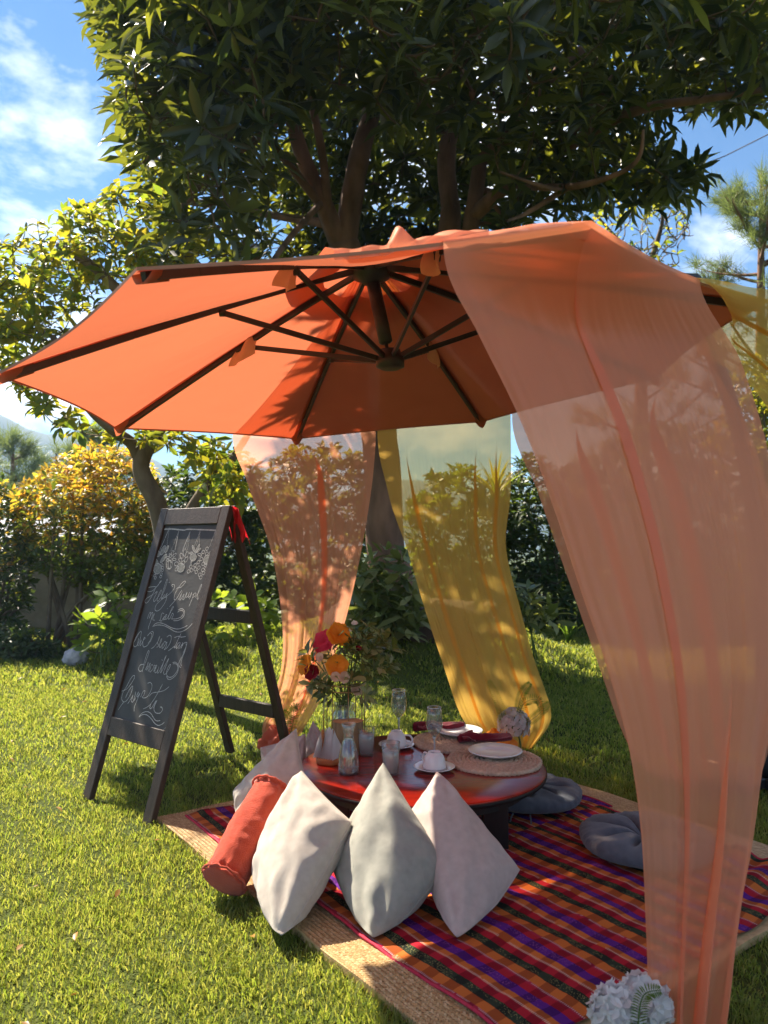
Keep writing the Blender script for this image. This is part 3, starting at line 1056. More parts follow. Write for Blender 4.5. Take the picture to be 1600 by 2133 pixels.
# leafless tree
def bare_tree():
    base = Vector((4.55, 14.2, -.05))
    root = thing('bare_tree', base, 'nearly leafless tree with thin branches above the peach curtain', 'tree')
    g = np.random.default_rng(40)
    nodes = []
    tk = MB()
    wood(tk, [base, at(1340, 700, 14.2), at(1345, 600, 14.2), at(1350, 560, 14.2)], [.14, .11, .09, .07], nodes=nodes)
    wood(tk, [at(1347, 590, 14.2), at(1310, 530, 14.1), at(1270, 480, 14.0), at(1235, 440, 13.9)], [.06, .045, .03, .015], nodes=nodes)
    wood(tk, [at(1350, 560, 14.2), at(1370, 500, 14.2), at(1380, 450, 14.1), at(1360, 400, 14.0)], [.06, .045, .03, .012], nodes=nodes)
    tk.build('trunk', M['bark_pale'], root)
    x, y = sample_poly([(1210, 430), (1260, 400), (1340, 370), (1420, 400), (1450, 480), (1420, 560), (1300, 560), (1230, 500)], 230, g)
    c = at_np(x, y, 14.1 + g.uniform(-.8, .8, 230))
    tw = MB()
    ax = grow(nodes, c, tw, .018, .005, sag=.16, g=g, sides=3)
    tw.build('twigs', M['bark_pale'], root)['kind'] = 'stuff'
    s = g.uniform(0, 1, len(c)) < .4
    pos, d, n, L, W = whorls(c[s], unit(ax[s] + [0, 0, .3]), 3, .14, .3, g, wl=.5)
    bulk_leaves('leaves', pos, d, n, L, W, M['leaf_light'], root)


bare_tree()

# garden wall and shed far left
M['plaster'] = surf('plaster', (.2, .17, .13), (.33, .28, .22), 4, .9, .4, 25)
M['roof_sheet'] = surf('roof_sheet', (.55, .56, .57), (.7, .7, .7), 3, .45, .2, 12)
shed_o = Vector((-6.2, 13.2, 0))
shed = thing('garden_shed', shed_o, 'low plastered shed with pale sheet roof behind the left shrubs', 'shed')
MB().beam((-8.6, 13.6, .72), (-4.0, 13.6, .72), 1.9, 1.5, bev=.01).build('wall', M['plaster'], shed, False)
rf = MB()
for k in range(23):
    x = -8.8 + k * .215
    rf = MB()
    rf.grid(lambda u, v: Vector((x + u * .215, 12.45 + v * 2.3, 1.5 + v * .35 + .02 * math.sin(u * math.pi * 2) + .012 * (k % 2))), 6, 2)
    rf.build('roof_sheet', M['roof_sheet'], shed)
MB().beam((-8.8, 12.52, 1.42), (-3.9, 12.52, 1.42), .06, .14, bev=.05).build('fascia', surf('fascia_paint', (.05, .07, .1), None, rough=.6), shed, False)

# power cable
cb = MB()
cb.tube([at(1440, 352, 16) + Vector((0, 0, 0)), at(1510, 325, 16), at(1600, 280, 15), at(1900, 110, 13)], .012, 5)
tag(cb.build('power_cable', surf('cable', (.04, .04, .05), None, rough=.7)), 'thin overhead cable crossing the blue sky at right', 'cable')

# pale stone / dried flower head by the hydrangea
def stone():
    c = gnd(157, 1386)
    m = MB()
    def f(u, v):
        a, b = u * 2 * math.pi, (v - .5) * math.pi
        d = Vector((math.cos(a) * math.cos(b), math.sin(a) * math.cos(b), math.sin(b)))
        k = 1 + .22 * mnoise.noise(d * 2.2) + .12 * mnoise.noise(d * 7)
        return c + Vector((d.x * .135 * k, d.y * .12 * k, max(d.z * .115 * k + .09, -.01)))
    m.grid(f, 36, 20)
    tag(m.build('rock', surf('rock', (.32, .3, .34), (.55, .52, .55), 14, .95, 1.0, 40), None, True, c), 'rough pale grey rock on the grass by the hydrangea', 'rock')


stone()

# ------------------------------------------------------------------ the umbrella
M['metal_dark'] = surf('metal_dark', (.012, .014, .017), (.025, .027, .03), 30, .42, spec=.5)
M['canvas'] = surf('canvas', (.46, .165, .09), (.54, .2, .11), 5, .85, .15, 400, spec=.15, trans=.5, transc=(.52, .13, .06))
M['hem'] = surf('hem', (.42, .17, .1), None, rough=.9)
M['tab'] = surf('tab', (.66, .42, .3), (.75, .5, .36), 20, .9, trans=.35, transc=(.8, .45, .3))
UC = Vector((-.0185, 3.319, 2.124))
UR = 1.5
_tx, _ty, _rot = R(-1.4738), R(-4.992), R(245.703)
UM = Matrix.Rotation(_ty, 3, 'Y') @ Matrix.Rotation(_tx, 3, 'X')
APEX_H = .505


def canopy_pt(s, r, lift=0.0):
    """s: position round the rim in corners (0..8, corner 0 = front left), r: 0 apex .. 1 rim"""
    i = math.floor(s); f = s - i
    a0, a1 = _rot - i * math.pi / 4, _rot - (i + 1) * math.pi / 4
    p0 = Vector((math.cos(a0), math.sin(a0), 0)); p1 = Vector((math.cos(a1), math.sin(a1), 0))
    p = (p0 * (1 - f) + p1 * f)
    if r > .5:      # the rim is drawn in a little between two ribs
        p *= 1 - .03 * math.sin(math.pi * f) * (r - .5) * 2
    z = APEX_H * (1 - r ** 1.12) + lift
    z += (.004 * mnoise.noise((s * 9, r * 2.5, 4)) + .003 * mnoise.noise((s * 24, r * 2, 8))) * math.sin(math.pi * min(r, 1))
    z -= .05 * math.sin(math.pi * f) * math.sin(math.pi * min(r, 1)) ** .8
    q = Vector((p.x * UR * r, p.y * UR * r, z))
    return UC + UM @ q


um = thing('patio_umbrella', (2.17, 4.45, 0), 'large terracotta cantilever umbrella with black ribs over the picnic', 'umbrella')
for k in range(8):
    m = MB()
    m.grid(lambda u, v: canopy_pt(k + u * .9999, .15 + .85 * v), 28, 24)
    cp = m.build('canopy_panel', M['canvas'], um)
    h = MB()
    h.grid(lambda u, v: canopy_pt(k + u * .9999, 1.0) + UM @ Vector((0, 0, 0.003 - .010 * v)), 12, 1)
    h.build('hem', M['hem'], cp)
    sm = MB()
    sm.grid(lambda u, v: canopy_pt(k + .0001 + u * .022 / (.16 + .84 * v), .16 + .83 * v, -.003), 2, 18)
    sm.grid(lambda u, v: canopy_pt(k + .9999 - u * .022 / (.16 + .84 * v), .16 + .83 * v, -.003), 2, 18)
    sm.build('seam', M['canvas'], cp)
m = MB()
for k in range(8):
    m.grid(lambda u, v: canopy_pt(k + u * .9999, .005 + .275 * v, .035 + .012 * v), 6, 6)
m.build('vent_cap', M['canvas'], um)
hub_top = UC + UM @ Vector((0, 0, APEX_H - .035))
runner = UC + UM @ Vector((.05, 0, APEX_H - .45))
for k in range(8):
    a = canopy_pt(k, .05, -.035)
    b = canopy_pt(k, .985, -.02)
    mid = [canopy_pt(k, q, -.024) for q in np.linspace(.05, .985, 7)]
    rb = MB()
    for p, q in zip(mid[:-1], mid[1:]):
        rb.beam(p, q, .017, .026, bev=.1)
    ro = rb.build('rib', M['metal_dark'], um, False)
    pk = MB()
    pk.grid(lambda u, v: canopy_pt(k + (u - .5) * .07 * v, 1.0 - .085 * (1 - v), 0) + UM @ Vector((0, 0, -.04 * math.sin(math.pi * u) - .004)), 6, 4)
    pk.build('corner_pocket', M['canvas'], ro)
    st = MB().beam(canopy_pt(k, .44, -.045), runner + (canopy_pt(k, .44) - runner).normalized() * .035, .014, .022)
    st.build('strut', M['metal_dark'], um, False)
    MB().tube([canopy_pt(k, .44, -.045) - Vector((.012, 0, 0)), canopy_pt(k, .44, -.045) + Vector((.012, 0, 0))], .016, 10).build('joint', M['metal_dark'], um)
MB().lathe([(.02, .03), (.075, .025), (.085, 0), (.085, -.03), (.05, -.045), (.032, -.06)], hub_top, 24).build('hub', M['metal_dark'], um)
MB().tube([hub_top, hub_top.lerp(runner, .78), hub_top.lerp(runner, .8)], [.03, .03, .018], 16).build('centre_pole', M['metal_dark'], um)
MB().lathe([(.012, .06), (.045, .055), (.05, .03), (.062, .02), (.062, -.02), (.04, -.03), (.012, -.03)], runner, 20).build('runner', M['metal_dark'], um)
MB().tube([hub_top.lerp(runner, .78), runner], .008, 8).build('lift_rod', M['metal_dark'], um)
# cream cloth tabs tied round the joints
for k, sg in ((0, 1), (2, -1), (7, 1), (4, 1), (5, -1)):
    j = canopy_pt(k, .44, -.03)
    ax = (canopy_pt(k, .5) - canopy_pt(k, .4)).normalized()
    sd = ax.cross(Vector((0, 0, 1))).normalized()
    tb = MB()
    tb.grid(lambda u, v: j + ax * ((u - .5) * (.11 + .05 * v) + .03 * v) + sd * (.02 * math.sin(u * 7 + k) + .03 * sg * math.sin(v * 2)) + Vector((0, 0, .02 - .11 * v * (1 - .45 * abs(u - .35)))), 10, 8)
    tb.build('tie_tab', M['tab'], um)
# cantilever arm, mast and base
mast = smooth_line([(2.17, 4.45, .05), (2.17, 4.45, 1.0), (2.08, 4.42, 1.9), (1.86, 4.34, 2.5), (1.62, 4.22, 2.84)], 5)
mm = MB()
mm.tube(mast, .042, 12)
mm.build('mast', M['metal_dark'], um)
ar = MB().beam(Vector((1.70, 4.26, 2.82)), hub_top + Vector((0, 0, .07)), .05, .05)
ar.build('arm', M['metal_dark'], um, False)
MB().tube([hub_top + Vector((0, 0, .07)), hub_top], .02, 10).build('hanger', M['metal_dark'], um)
MB().beam(Vector((1.45, 4.14, 2.80)), Vector((1.78, 4.30, 2.85)), .09, .13, bev=.25).build('arm_head', M['metal_dark'], um, False)
for a in (0, math.pi / 2):
    d = Vector((math.cos(a + .4), math.sin(a + .4), 0)) * .42
    MB().beam(Vector((2.17, 4.45, .045)) - d, Vector((2.17, 4.45, .045)) + d, .12, .06, bev=.1).build('base_bar', M['metal_dark'], um, False)

# ------------------------------------------------------------------ the drapes
M['peach'] = sheer('peach_sheer', (.97, .41, .235), .62, (1, .74, .57))
M['yellow'] = sheer('yellow_sheer', (.88, .54, .11), .64, (1, .86, .5))


def fold_map(pleats):
    """cloth coordinate -> across coordinate, with S-shaped pleats that lie three deep"""
    us, xs, off = [0.0], [0.0], [0.0]
    for (u0, w) in pleats:
        us += [u0 - w * .6, u0 - w * .1, u0 + w * .1, u0 + w * .6]
        xs += [u0 - w * .6, u0 + w * .42, u0 - w * .42, u0 + w * .6]
        off += [0, .5, 1.0, 0]
    us.append(1.0); xs.append(1.0); off.append(0.0)
    return us, xs, off


def drape(name, label, mat, s0, s1, rows, folds=9, amp=.03, gather=.05, pleats=(), r_in=.1, nu=240, nv=90, seed=1, blend=.35, bow=0.0, top=True, drop=.0, fan=1.0):
    """cloth laid over the canopy from the apex, over the rim between s0 and s1, then hanging through the given (left, right) rows"""
    g = random.Random(seed)
    ph = [g.uniform(0, 6.28) for _ in range(8)]
    us, xs, of = fold_map(pleats)
    Ls = smooth_line([r[0] for r in rows], 12)
    Rs = smooth_line([r[1] for r in rows], 12)
    V, UV = [], []
    ntop = 14 if top else 0
    n_rows = 0
    for j in range(ntop):
        r = r_in + (1.0 - r_in) * j / ntop
        for i in range(nu + 1):
            u = i / nu
            s = s0 + (s1 - s0) * (.5 + (u - .5) * (fan + (1 - fan) * r))
            f = .5 + .5 * math.sin(2 * math.pi * folds * u + ph[0] + 1.2 * math.sin(r * 3 + ph[1]))
            p = canopy_pt(s % 8, r, .012 + .02 * f * (.35 + .65 * (1 - r)) + .006 * mnoise.noise((u * 9, r * 6, seed)))
            V.append(p)
        n_rows += 1
    m = len(Ls)
    for j in range(nv + 1):
        v = j / nv
        q = v * (m - 1); a = min(int(q), m - 2); t = q - a
        Lp = Ls[a].lerp(Ls[a + 1], t); Rp = Rs[a].lerp(Rs[a + 1], t)
        w = min(1, v / blend) if blend else 1
        w = w * w * (3 - 2 * w)
        ac = Rp - Lp
        nrm = Vector((ac.y, -ac.x, 0))
        if nrm.length < 1e-6: nrm = Vector((0, -1, 0))
        nrm.normalize()
        W = ac.length
        gth = amp * min(1, v * 3) + gather * max(0, min(1, (v - .15) / .7)) ** 1.3
        gth = min(gth, .35 * W + .01)
        for i in range(nu + 1):
            u = i / nu
            x = np.interp(u, us, xs); o = np.interp(u, us, of)
            lo = min(1, v * 6)
            x = u * (1 - lo) + x * lo
            bsh = .55 / folds * (.2 + .8 * v) * min(1, v * 4)
            x2 = x + bsh * (mnoise.noise((u * folds * 1.5 + .5 * v, v * 1.1, seed)) + v * v * .5 * math.sin(2 * math.pi * folds * u + ph[2] + .9 * math.sin(2.3 * v + ph[3]))) * math.sin(math.pi * u) ** .3
            rim = canopy_pt((s0 + (s1 - s0) * u) % 8, 1.02, .006)
            hang = Lp + ac * x2
            hang = hang + nrm * bow * math.sin(math.pi * u) * math.sin(math.pi * min(v * 1.1, 1))
            f = (1.3 * mnoise.noise((u * folds * 1.2 + .3 * v, v * .9, seed + 3)) + .6 * mnoise.noise((u * folds * 3.1, v * .8, seed + 9)) * (.25 + .75 * v)
                 + v * v * .7 * math.sin(2 * math.pi * folds * u + ph[4] + .8 * math.sin(2 * v + ph[5])))
            hang = hang + nrm * (gth * f * .62 * math.sin(math.pi * min(max(u, .03), .97)) ** .25 + o * .004 * lo + (.003 * mnoise.noise((u * 45, v * 3.5, seed)) + .0045 * mnoise.noise((u * 26 + .6 * math.sin(v * 4), v * 1.6, seed + 2))) * lo)
            if drop and v < .5: rim = rim + Vector((0, 0, -drop * v))
            z_r = rim.z + (hang.z - rim.z)
            p = Vector((rim.x + (hang.x - rim.x) * w, rim.y + (hang.y - rim.y) * w, 0))
            first = Ls[0].lerp(Rs[0], u)
            p.z = hang.z + (rim.z - first.z) * (1 - w)
            p += Vector((0, 0, .008 * mnoise.noise((u * 6, v * 8, seed + 5)))) * w
            V.append(p)
        n_rows += 1
    ii = (np.arange(n_rows - 1)[:, None] * (nu + 1) + np.arange(nu)[None]).ravel()
    F = np.stack([ii, ii + 1, ii + nu + 2, ii + nu + 1], 1)
    V = np.array([tuple(p) for p in V])
    org = (V[-1] + V[-1 - nu]) / 2
    o = mesh(name, V, F, M[mat], None, True, origin=tuple(org))
    sharpen(o, 80)
    return tag(o, label, 'curtain')


def rim_px(s):
    return canopy_pt(s % 8, 1.02, .006)


# back left, peach: hangs round the far left corner and is tied down behind the chalkboard
s0, s1 = 2.60, 3.43
drape('sheer_curtain', 'peach sheer curtain hanging at the back between the chalkboard and the flowers', 'peach', s0, s1,
      [(rim_px(s0), rim_px(s1)), (at(520, 1020, 4.62), at(775, 1010, 4.85)), (at(566, 1150, 4.75), at(752, 1150, 4.95)), (at(588, 1290, 4.9), at(725, 1270, 5.05)),
       (at(588, 1390, 5.0), at(690, 1385, 5.12)), (at(565, 1470, 5.1), at(668, 1455, 5.16)), (at(545, 1520, 5.2), at(640, 1505, 5.2)), (at(556, 1555, 5.22), at(606, 1560, 5.2))],
      folds=5, amp=.03, gather=.04, pleats=((.57, .08),), seed=3, bow=.05, fan=.9, blend=.12)
# back right, yellow
s0, s1 = 3.44, 4.19
drape('sheer_curtain', 'yellow sheer curtain hanging at the back behind the plates', 'yellow', s0, s1,
      [(rim_px(s0), rim_px(s1)), (at(812, 1040, 4.9), at(1064, 1020, 4.8)), (at(850, 1150, 5.0), at(1054, 1140, 4.95)), (at(888, 1280, 5.1), at(1082, 1260, 5.05)),
       (at(925, 1390, 5.2), at(1112, 1370, 5.15)), (at(955, 1480, 5.25), at(1146, 1470, 5.2)), (at(985, 1525, 5.25), at(1142, 1515, 5.22)), (at(1035, 1556, 5.22), at(1108, 1560, 5.2))],
      folds=5, amp=.025, gather=.035, pleats=((.2, .05), (.72, .035), (.88, .04)), seed=5, bow=-.03, fan=.9, blend=.12)
# back far right, peach
s0, s1 = 4.20, 5.6
drape('sheer_curtain', 'peach sheer curtain hanging at the far right corner behind the front curtain', 'peach', s0, s1,
      [(rim_px(s0), rim_px(s1)), (at(1125, 1040, 4.75), at(1560, 900, 3.85)), (at(1180, 1200, 4.75), at(1620, 1100, 3.9)), (at(1240, 1370, 4.72), at(1640, 1300, 4.0)),
       (at(1295, 1520, 4.65), at(1620, 1480, 4.15)), (at(1345, 1600, 4.55), at(1590, 1600, 4.25)), (at(1420, 1640, 4.5), at(1560, 1655, 4.3))],
      folds=7, amp=.02, gather=.05, pleats=((.3, .08), (.65, .08)), seed=7, bow=.04, fan=.9, blend=.15)
# front right, peach: the big one
s0, s1 = 7.31, 6.40
drape('sheer_curtain', 'wide peach sheer curtain falling over the front right corner of the umbrella', 'peach', s0, s1,
      [(rim_px(s0), rim_px(s1)), (at(975, 650, 1.95), at(1530, 720, 2.55)), (at(1080, 866, 2.0), at(1590, 900, 2.55)), (at(1150, 1050, 2.03), at(1625, 1080, 2.52)), (at(1212, 1240, 2.06), at(1640, 1260, 2.48)),
       (at(1268, 1400, 2.08), at(1625, 1430, 2.42)), (at(1312, 1560, 2.1), at(1592, 1580, 2.36)), (at(1338, 1740, 2.12), at(1568, 1760, 2.3)), (at(1350, 1950, 2.13), at(1535, 1950, 2.25)), (at(1362, 2140, 2.13), at(1512, 2130, 2.2)), (at(1400, 2250, 2.13), at(1480, 2245, 2.16))],
      folds=4, amp=.02, gather=.05, pleats=((.345, .055),), seed=9, bow=.03, nv=120, fan=1.0, blend=.12)
# right, yellow: pulled out to the side
s0, s1 = 6.42, 5.5
drape('sheer_curtain', 'yellow sheer curtain pulled out sideways at the right edge', 'yellow', s0, s1,
      [(rim_px(s0), rim_px(s1)), (at(1540, 592, 2.42), at(1550, 790, 3.35)), (at(1660, 630, 2.5), at(1640, 900, 3.4)), (at(1800, 760, 2.7), at(1790, 1050, 3.4)), (at(1960, 1150, 3.1), at(1960, 1350, 3.35)), (at(1990, 1560, 3.2), at(2000, 1620, 3.3)), (gnd(2010, 1830), gnd(2060, 1820))],
      folds=6, amp=.015, gather=.03, pleats=((.3, .06), (.6, .05)), seed=11, bow=0, fan=.9, blend=.16)
# rumpled end of the front curtain lying on the canopy's front edge
rp = MB()
def rump(u, v):
    s = 7.56 - .36 * u
    r = 1.03 - .28 * v
    p = canopy_pt(s % 8, min(r, 1.0), .016)
    pk = .05 * math.exp(-((u - .45) / .06) ** 2) * math.sin(math.pi * min(1, v * 1.2 + .1)) + .022 * math.exp(-((u - .8) / .25) ** 2) * math.sin(math.pi * v)
    return p + UM @ Vector((0, 0, pk + .008 * math.sin(u * 31 + v * 4) * math.sin(math.pi * v) + (0 if r <= 1 else -.03)))
rp.grid(rump, 60, 24)
tag(rp.build('cloth_bunch', M['peach'], None, True, rump(.5, .5)), 'rumpled peach cloth bunched on the front edge of the umbrella', 'cloth')

# ------------------------------------------------------------------ chalkboard sign
M['board_wood'] = surf('board_wood', (.034, .022, .015), (.065, .042, .028), 6, .55, .35, 40, stretch=(6, 6, .6), spec=.35)
M['board'] = surf('board', (.03, .027, .024), (.085, .077, .068), 3, .6, .1, 60, spec=.3)
M['chalk'] = surf('chalk', (.6, .58, .54), (.34, .33, .31), 120, .95, spec=.1)
M['chalk_faint'] = surf('chalk_faint', (.3, .3, .27), (.16, .16, .15), 90, .95, spec=.1)
FL, FR = Vector((-1.64, 4.27, 0)), Vector((-1.142, 3.853, 0))
acr = (FR - FL).normalized()
bck = Vector((-acr.y, acr.x, 0))
SW = (FR - FL).length
lean = bck * .48 + Vector((0, 0, 1.6))
SL = lean.length
up_ = lean.normalized()
nrm_ = up_.cross(acr).normalized()
if nrm_.y > 0: nrm_ = -nrm_                        # faces the camera
sg = thing('chalkboard_sign', FL.lerp(FR, .5) + bck * .48, 'dark wooden standing chalkboard with white handwriting on the lawn', 'sign')


def SB(x, h, o=0.0):
    """x across 0..SW, h along the leaning board 0..SL, o out of the face"""
    return FL + acr * x + up_ * h + nrm_ * o


sw = .072
for x in (sw / 2, SW - sw / 2):
    MB().beam(SB(x, 0), SB(x, SL), sw, .034, up=nrm_, bev=.1).build('stile', M['board_wood'], sg, False)
MB().beam(SB(sw, SL - .055), SB(SW - sw, SL - .055), .034, .10, up=up_, bev=.1).build('top_rail', M['board_wood'], sg, False)
MB().beam(SB(sw, .40), SB(SW - sw, .40), .034, .10, up=up_, bev=.1).build('bottom_rail', M['board_wood'], sg, False)
bd = MB().beam(SB(sw - .01, (.45 + SL - .105) / 2, -.004), SB(SW - sw + .01, (.45 + SL - .105) / 2, -.004), .012, SL - .105 - .45 + .01, up=up_, bev=.02).build('board', M['board'], sg, False)
top_back = FL + lean
lean_b = bck * .48 - Vector((0, 0, 1.57))
bw = .06
def BK(x, t): return FL + lean + bck * .02 + acr * x + lean_b * t
for x in (bw / 2 + .01, SW - bw / 2 - .01):
    MB().beam(BK(x, 0), BK(x, .982), bw, .034, up=bck, bev=.1).build('back_leg', M['board_wood'], sg, False)
for t in (.40, .76):
    MB().beam(BK(bw + .012, t), BK(SW - bw - .012, t), .03, .075, bev=.1).build('back_rail', M['board_wood'], sg, False)
for x in (.12, SW - .12):
    MB().tube([SB(x - .03, SL + .006, -.022), SB(x + .03, SL + .006, -.022)], .009, 8).build('hinge', M['metal_dark'], sg)


def on_board(px, py, off=.0045):
    d = ray(px, py)
    p0 = SB(0, 0, off)
    k = (p0 - Vector((0, 0, CAM_H))).dot(nrm_) / d.dot(nrm_)
    return Vector((0, 0, CAM_H)) + d * k


ORG = {1: (290, 1080), 2: (270, 1200), 3: (230, 1340)}


def bp(reg, q):
    o = ORG[reg]
    return on_board(o[0] + q[0] / 8.889, o[1] + q[1] / 8.889)


def ribbon(mb, pts, w):
    pts = [Vector(p) for p in pts]
    V, F = [], []
    for i, p in enumerate(pts):
        t = pts[min(i + 1, len(pts) - 1)] - pts[max(i - 1, 0)]
        if t.length < 1e-7: t = acr.copy()
        t.normalize()
        s = t.cross(nrm_) * w * .5
        e = 1.0 if 0 < i < len(pts) - 1 else .5
        wv = e * (1 + .25 * mnoise.noise(p * 90))
        V += [p - s * wv, p + s * wv]
    for i in range(len(pts) - 1):
        F.append((2 * i, 2 * i + 1, 2 * i + 3, 2 * i + 2))
    mb.add(V, F)


TEXT = {
 'handwriting': [
  (2, [(590, 90), (572, 95), (510, 190), (430, 195), (345, 215), (325, 260), (345, 285), (420, 275), (500, 200), (560, 125), (590, 95)]),
  (2, [(490, 200), (450, 290), (400, 390), (340, 480), (305, 500), (285, 470), (310, 420), (400, 360), (440, 340)]),
  (2, [(460, 330), (508, 285), (500, 320), (450, 420), (450, 470), (480, 450), (560, 340), (590, 270), (575, 270), (530, 370), (510, 450), (530, 455), (600, 360), (660, 220), (700, 80), (690, 65), (650, 180), (600, 340), (590, 420), (610, 400), (650, 340), (612, 410), (640, 400), (700, 310)]),
  (2, [(700, 310), (670, 390), (690, 400), (650, 500), (580, 600), (520, 645), (475, 630), (480, 560), (520, 500), (600, 430), (690, 370), (790, 280), (835, 200), (820, 155), (780, 165), (800, 195)]),
  (2, [(725, 125), (740, 105)]), (2, [(728, 112), (745, 118)]),
  (2, [(860, 240), (900, 215), (960, 200), (1035, 110), (1015, 95), (960, 140), (890, 240), (840, 330), (825, 420), (860, 430), (940, 300), (975, 255)]),
  (2, [(860, 430), (800, 500), (735, 570)]),
  (2, [(900, 440), (960, 330), (975, 290), (930, 430), (950, 430), (1010, 330), (985, 430), (1010, 420), (1065, 300), (1040, 390), (1080, 370), (1110, 300), (1085, 390), (1120, 370), (1150, 300), (1140, 350), (1105, 430)]),
  (2, [(1190, 330), (1150, 440), (1100, 560)]), (2, [(1165, 355), (1215, 310), (1230, 340), (1195, 385), (1160, 395)]),
  (2, [(1215, 400), (1290, 280), (1335, 170), (1320, 170), (1270, 300), (1255, 430), (1330, 330), (1350, 270), (1320, 290), (1280, 400), (1290, 460), (1335, 450)]),
  (2, [(330, 790), (365, 690), (395, 680), (365, 780), (400, 700), (430, 680), (395, 820), (360, 920), (345, 990)]), (2, [(395, 820), (460, 690), (430, 800), (465, 815)]),
  (2, [(640, 700), (600, 690), (570, 800), (545, 830)]), (2, [(570, 820), (590, 830), (650, 740), (625, 800), (650, 800), (690, 720), (670, 720), (655, 790), (690, 790), (740, 700), (810, 580), (790, 580), (740, 700), (715, 790), (750, 780), (790, 690), (810, 720), (780, 790), (800, 792), (870, 790), (960, 750), (1000, 680), (980, 640), (930, 640), (890, 670)]),
  (2, [(810, 825), (900, 820), (990, 760), (1020, 680), (1000, 620), (950, 605), (900, 630)]), (2, [(690, 610), (712, 592)]),
  (2, [(20, 1280), (80, 1230), (160, 1080), (205, 1020), (215, 1060), (190, 1180), (130, 1290), (90, 1305), (75, 1250), (110, 1150), (180, 1040)]),
  (2, [(170, 1150), (150, 1270), (170, 1280), (215, 1180), (195, 1280), (215, 1270), (260, 1180), (290, 1150), (270, 1140), (245, 1230), (260, 1310), (330, 1280), (400, 1180), (440, 1060), (420, 1025), (370, 1060), (330, 1110)]),
  (2, [(340, 1250), (390, 1170), (415, 1080), (390, 1060)]),
  (2, [(400, 1345), (460, 1300), (530, 1200), (560, 1110), (520, 1230), (540, 1290), (500, 1320)]), (2, [(540, 1290), (590, 1200), (595, 1160), (570, 1200), (555, 1290), (570, 1320), (620, 1240)]),
  (2, [(680, 1240), (650, 1210), (600, 1320), (620, 1330), (690, 1220), (670, 1320), (640, 1365), (700, 1320), (760, 1210), (770, 1120), (740, 1095), (690, 1130)]),
  (2, [(955, 1060), (900, 1170), (850, 1280), (790, 1330), (715, 1385)]), (2, [(830, 1140), (900, 1115), (960, 1130), (1045, 1115)]),
  (2, [(850, 1280), (830, 1330), (880, 1290)]), (2, [(930, 1220), (880, 1270), (870, 1340), (920, 1280), (940, 1230), (910, 1340), (950, 1300), (990, 1230), (950, 1340), (1000, 1250), (1060, 1230), (1040, 1320), (990, 1420)]),
  (3, [(1400, 0), (1400, 80), (1340, 220), (1270, 360), (1280, 430), (1310, 450)]), (3, [(1420, 60), (1360, 200), (1310, 340), (1310, 410), (1335, 425)]),
  (3, [(620, 390), (560, 400), (520, 470), (550, 520), (600, 480), (660, 330), (715, 170), (700, 140), (660, 250), (620, 380), (590, 530)]),
  (3, [(640, 500), (690, 400), (700, 350), (670, 500), (720, 400), (740, 370), (700, 530)]), (3, [(790, 410), (760, 400), (730, 500), (740, 530), (790, 470), (810, 410), (830, 420), (800, 530)]),
  (3, [(810, 520), (860, 420), (840, 420), (825, 530), (850, 540), (890, 470)]), (3, [(900, 430), (870, 540), (900, 530), (980, 360), (1035, 230), (1000, 300), (930, 540), (960, 500), (980, 460), (1070, 300), (1078, 290), (1030, 420), (985, 540), (1010, 575), (1060, 520), (1110, 420), (1110, 390), (1070, 440), (1040, 540), (1050, 600), (1100, 630), (1170, 600), (1240, 500), (1245, 420), (1210, 380), (1160, 380)]),
  (3, [(950, 318), (965, 300)]), (3, [(948, 303), (968, 318)]),
  (3, [(1040, 610), (1070, 665), (1130, 660), (1220, 580), (1260, 460), (1240, 380), (1200, 350), (1150, 360)]),
  (3, [(210, 885), (260, 870), (330, 820), (420, 690), (450, 620), (430, 595), (380, 650), (300, 800), (230, 920), (210, 1030), (250, 1085), (310, 1050), (380, 930), (415, 810), (395, 800), (330, 900), (280, 1010)]), (3, [(250, 1085), (200, 1150), (145, 1235)]),
  (3, [(320, 1120), (400, 1000), (420, 960), (390, 1070), (420, 1080), (460, 960), (470, 900), (440, 1060), (500, 940), (520, 900), (500, 1000), (550, 920), (480, 1090), (445, 1180), (440, 1260)]),
  (3, [(560, 1000), (600, 900), (640, 880), (620, 960), (590, 1000), (640, 1010), (700, 970), (760, 850), (770, 770), (740, 725), (690, 740)]),
  (3, [(970, 750), (900, 880), (800, 1050), (710, 1160), (610, 1215)]), (3, [(720, 980), (780, 920), (900, 900), (1000, 870), (1090, 800)]),
  (3, [(760, 1100), (730, 1190), (760, 1200), (850, 1060), (790, 1210)]), (3, [(870, 1050), (820, 1150), (810, 1240), (850, 1290), (920, 1290), (965, 1230), (950, 1185), (925, 1180)]),
 ],
 'flourish': [
  (2, [(425, 940), (480, 880), (560, 865), (650, 890), (760, 950), (880, 980), (990, 955), (1070, 915)]), (2, [(440, 930), (520, 905), (640, 920), (760, 980), (840, 1025), (940, 1035), (1060, 980), (1150, 890), (1180, 830)]),
  (3, [(530, 1360), (590, 1290), (680, 1265), (750, 1300), (800, 1380), (850, 1435), (925, 1430)]), (3, [(525, 1365), (600, 1320), (680, 1330), (760, 1400), (820, 1480), (890, 1520), (960, 1495), (1000, 1460)]),
  (2, [(1115, 760), (1155, 762)]),
 ],
 'border_line': [(1, [(1590, 50), (1450, 500), (1340, 900), (1280, 1170), (1210, 1400)]), (2, [(1380, 420), (1330, 590)]), (2, [(1280, 700), (1150, 1200), (1090, 1400)]), (3, [(1355, 580), (1270, 850), (1180, 1200), (1110, 1490)]), (3, [(980, 1600), (1060, 1530), (1100, 1480)])],
}
TEXT['flourish_low'] = TEXT['flourish'][2:4]; TEXT['flourish'] = TEXT['flourish'][:2]
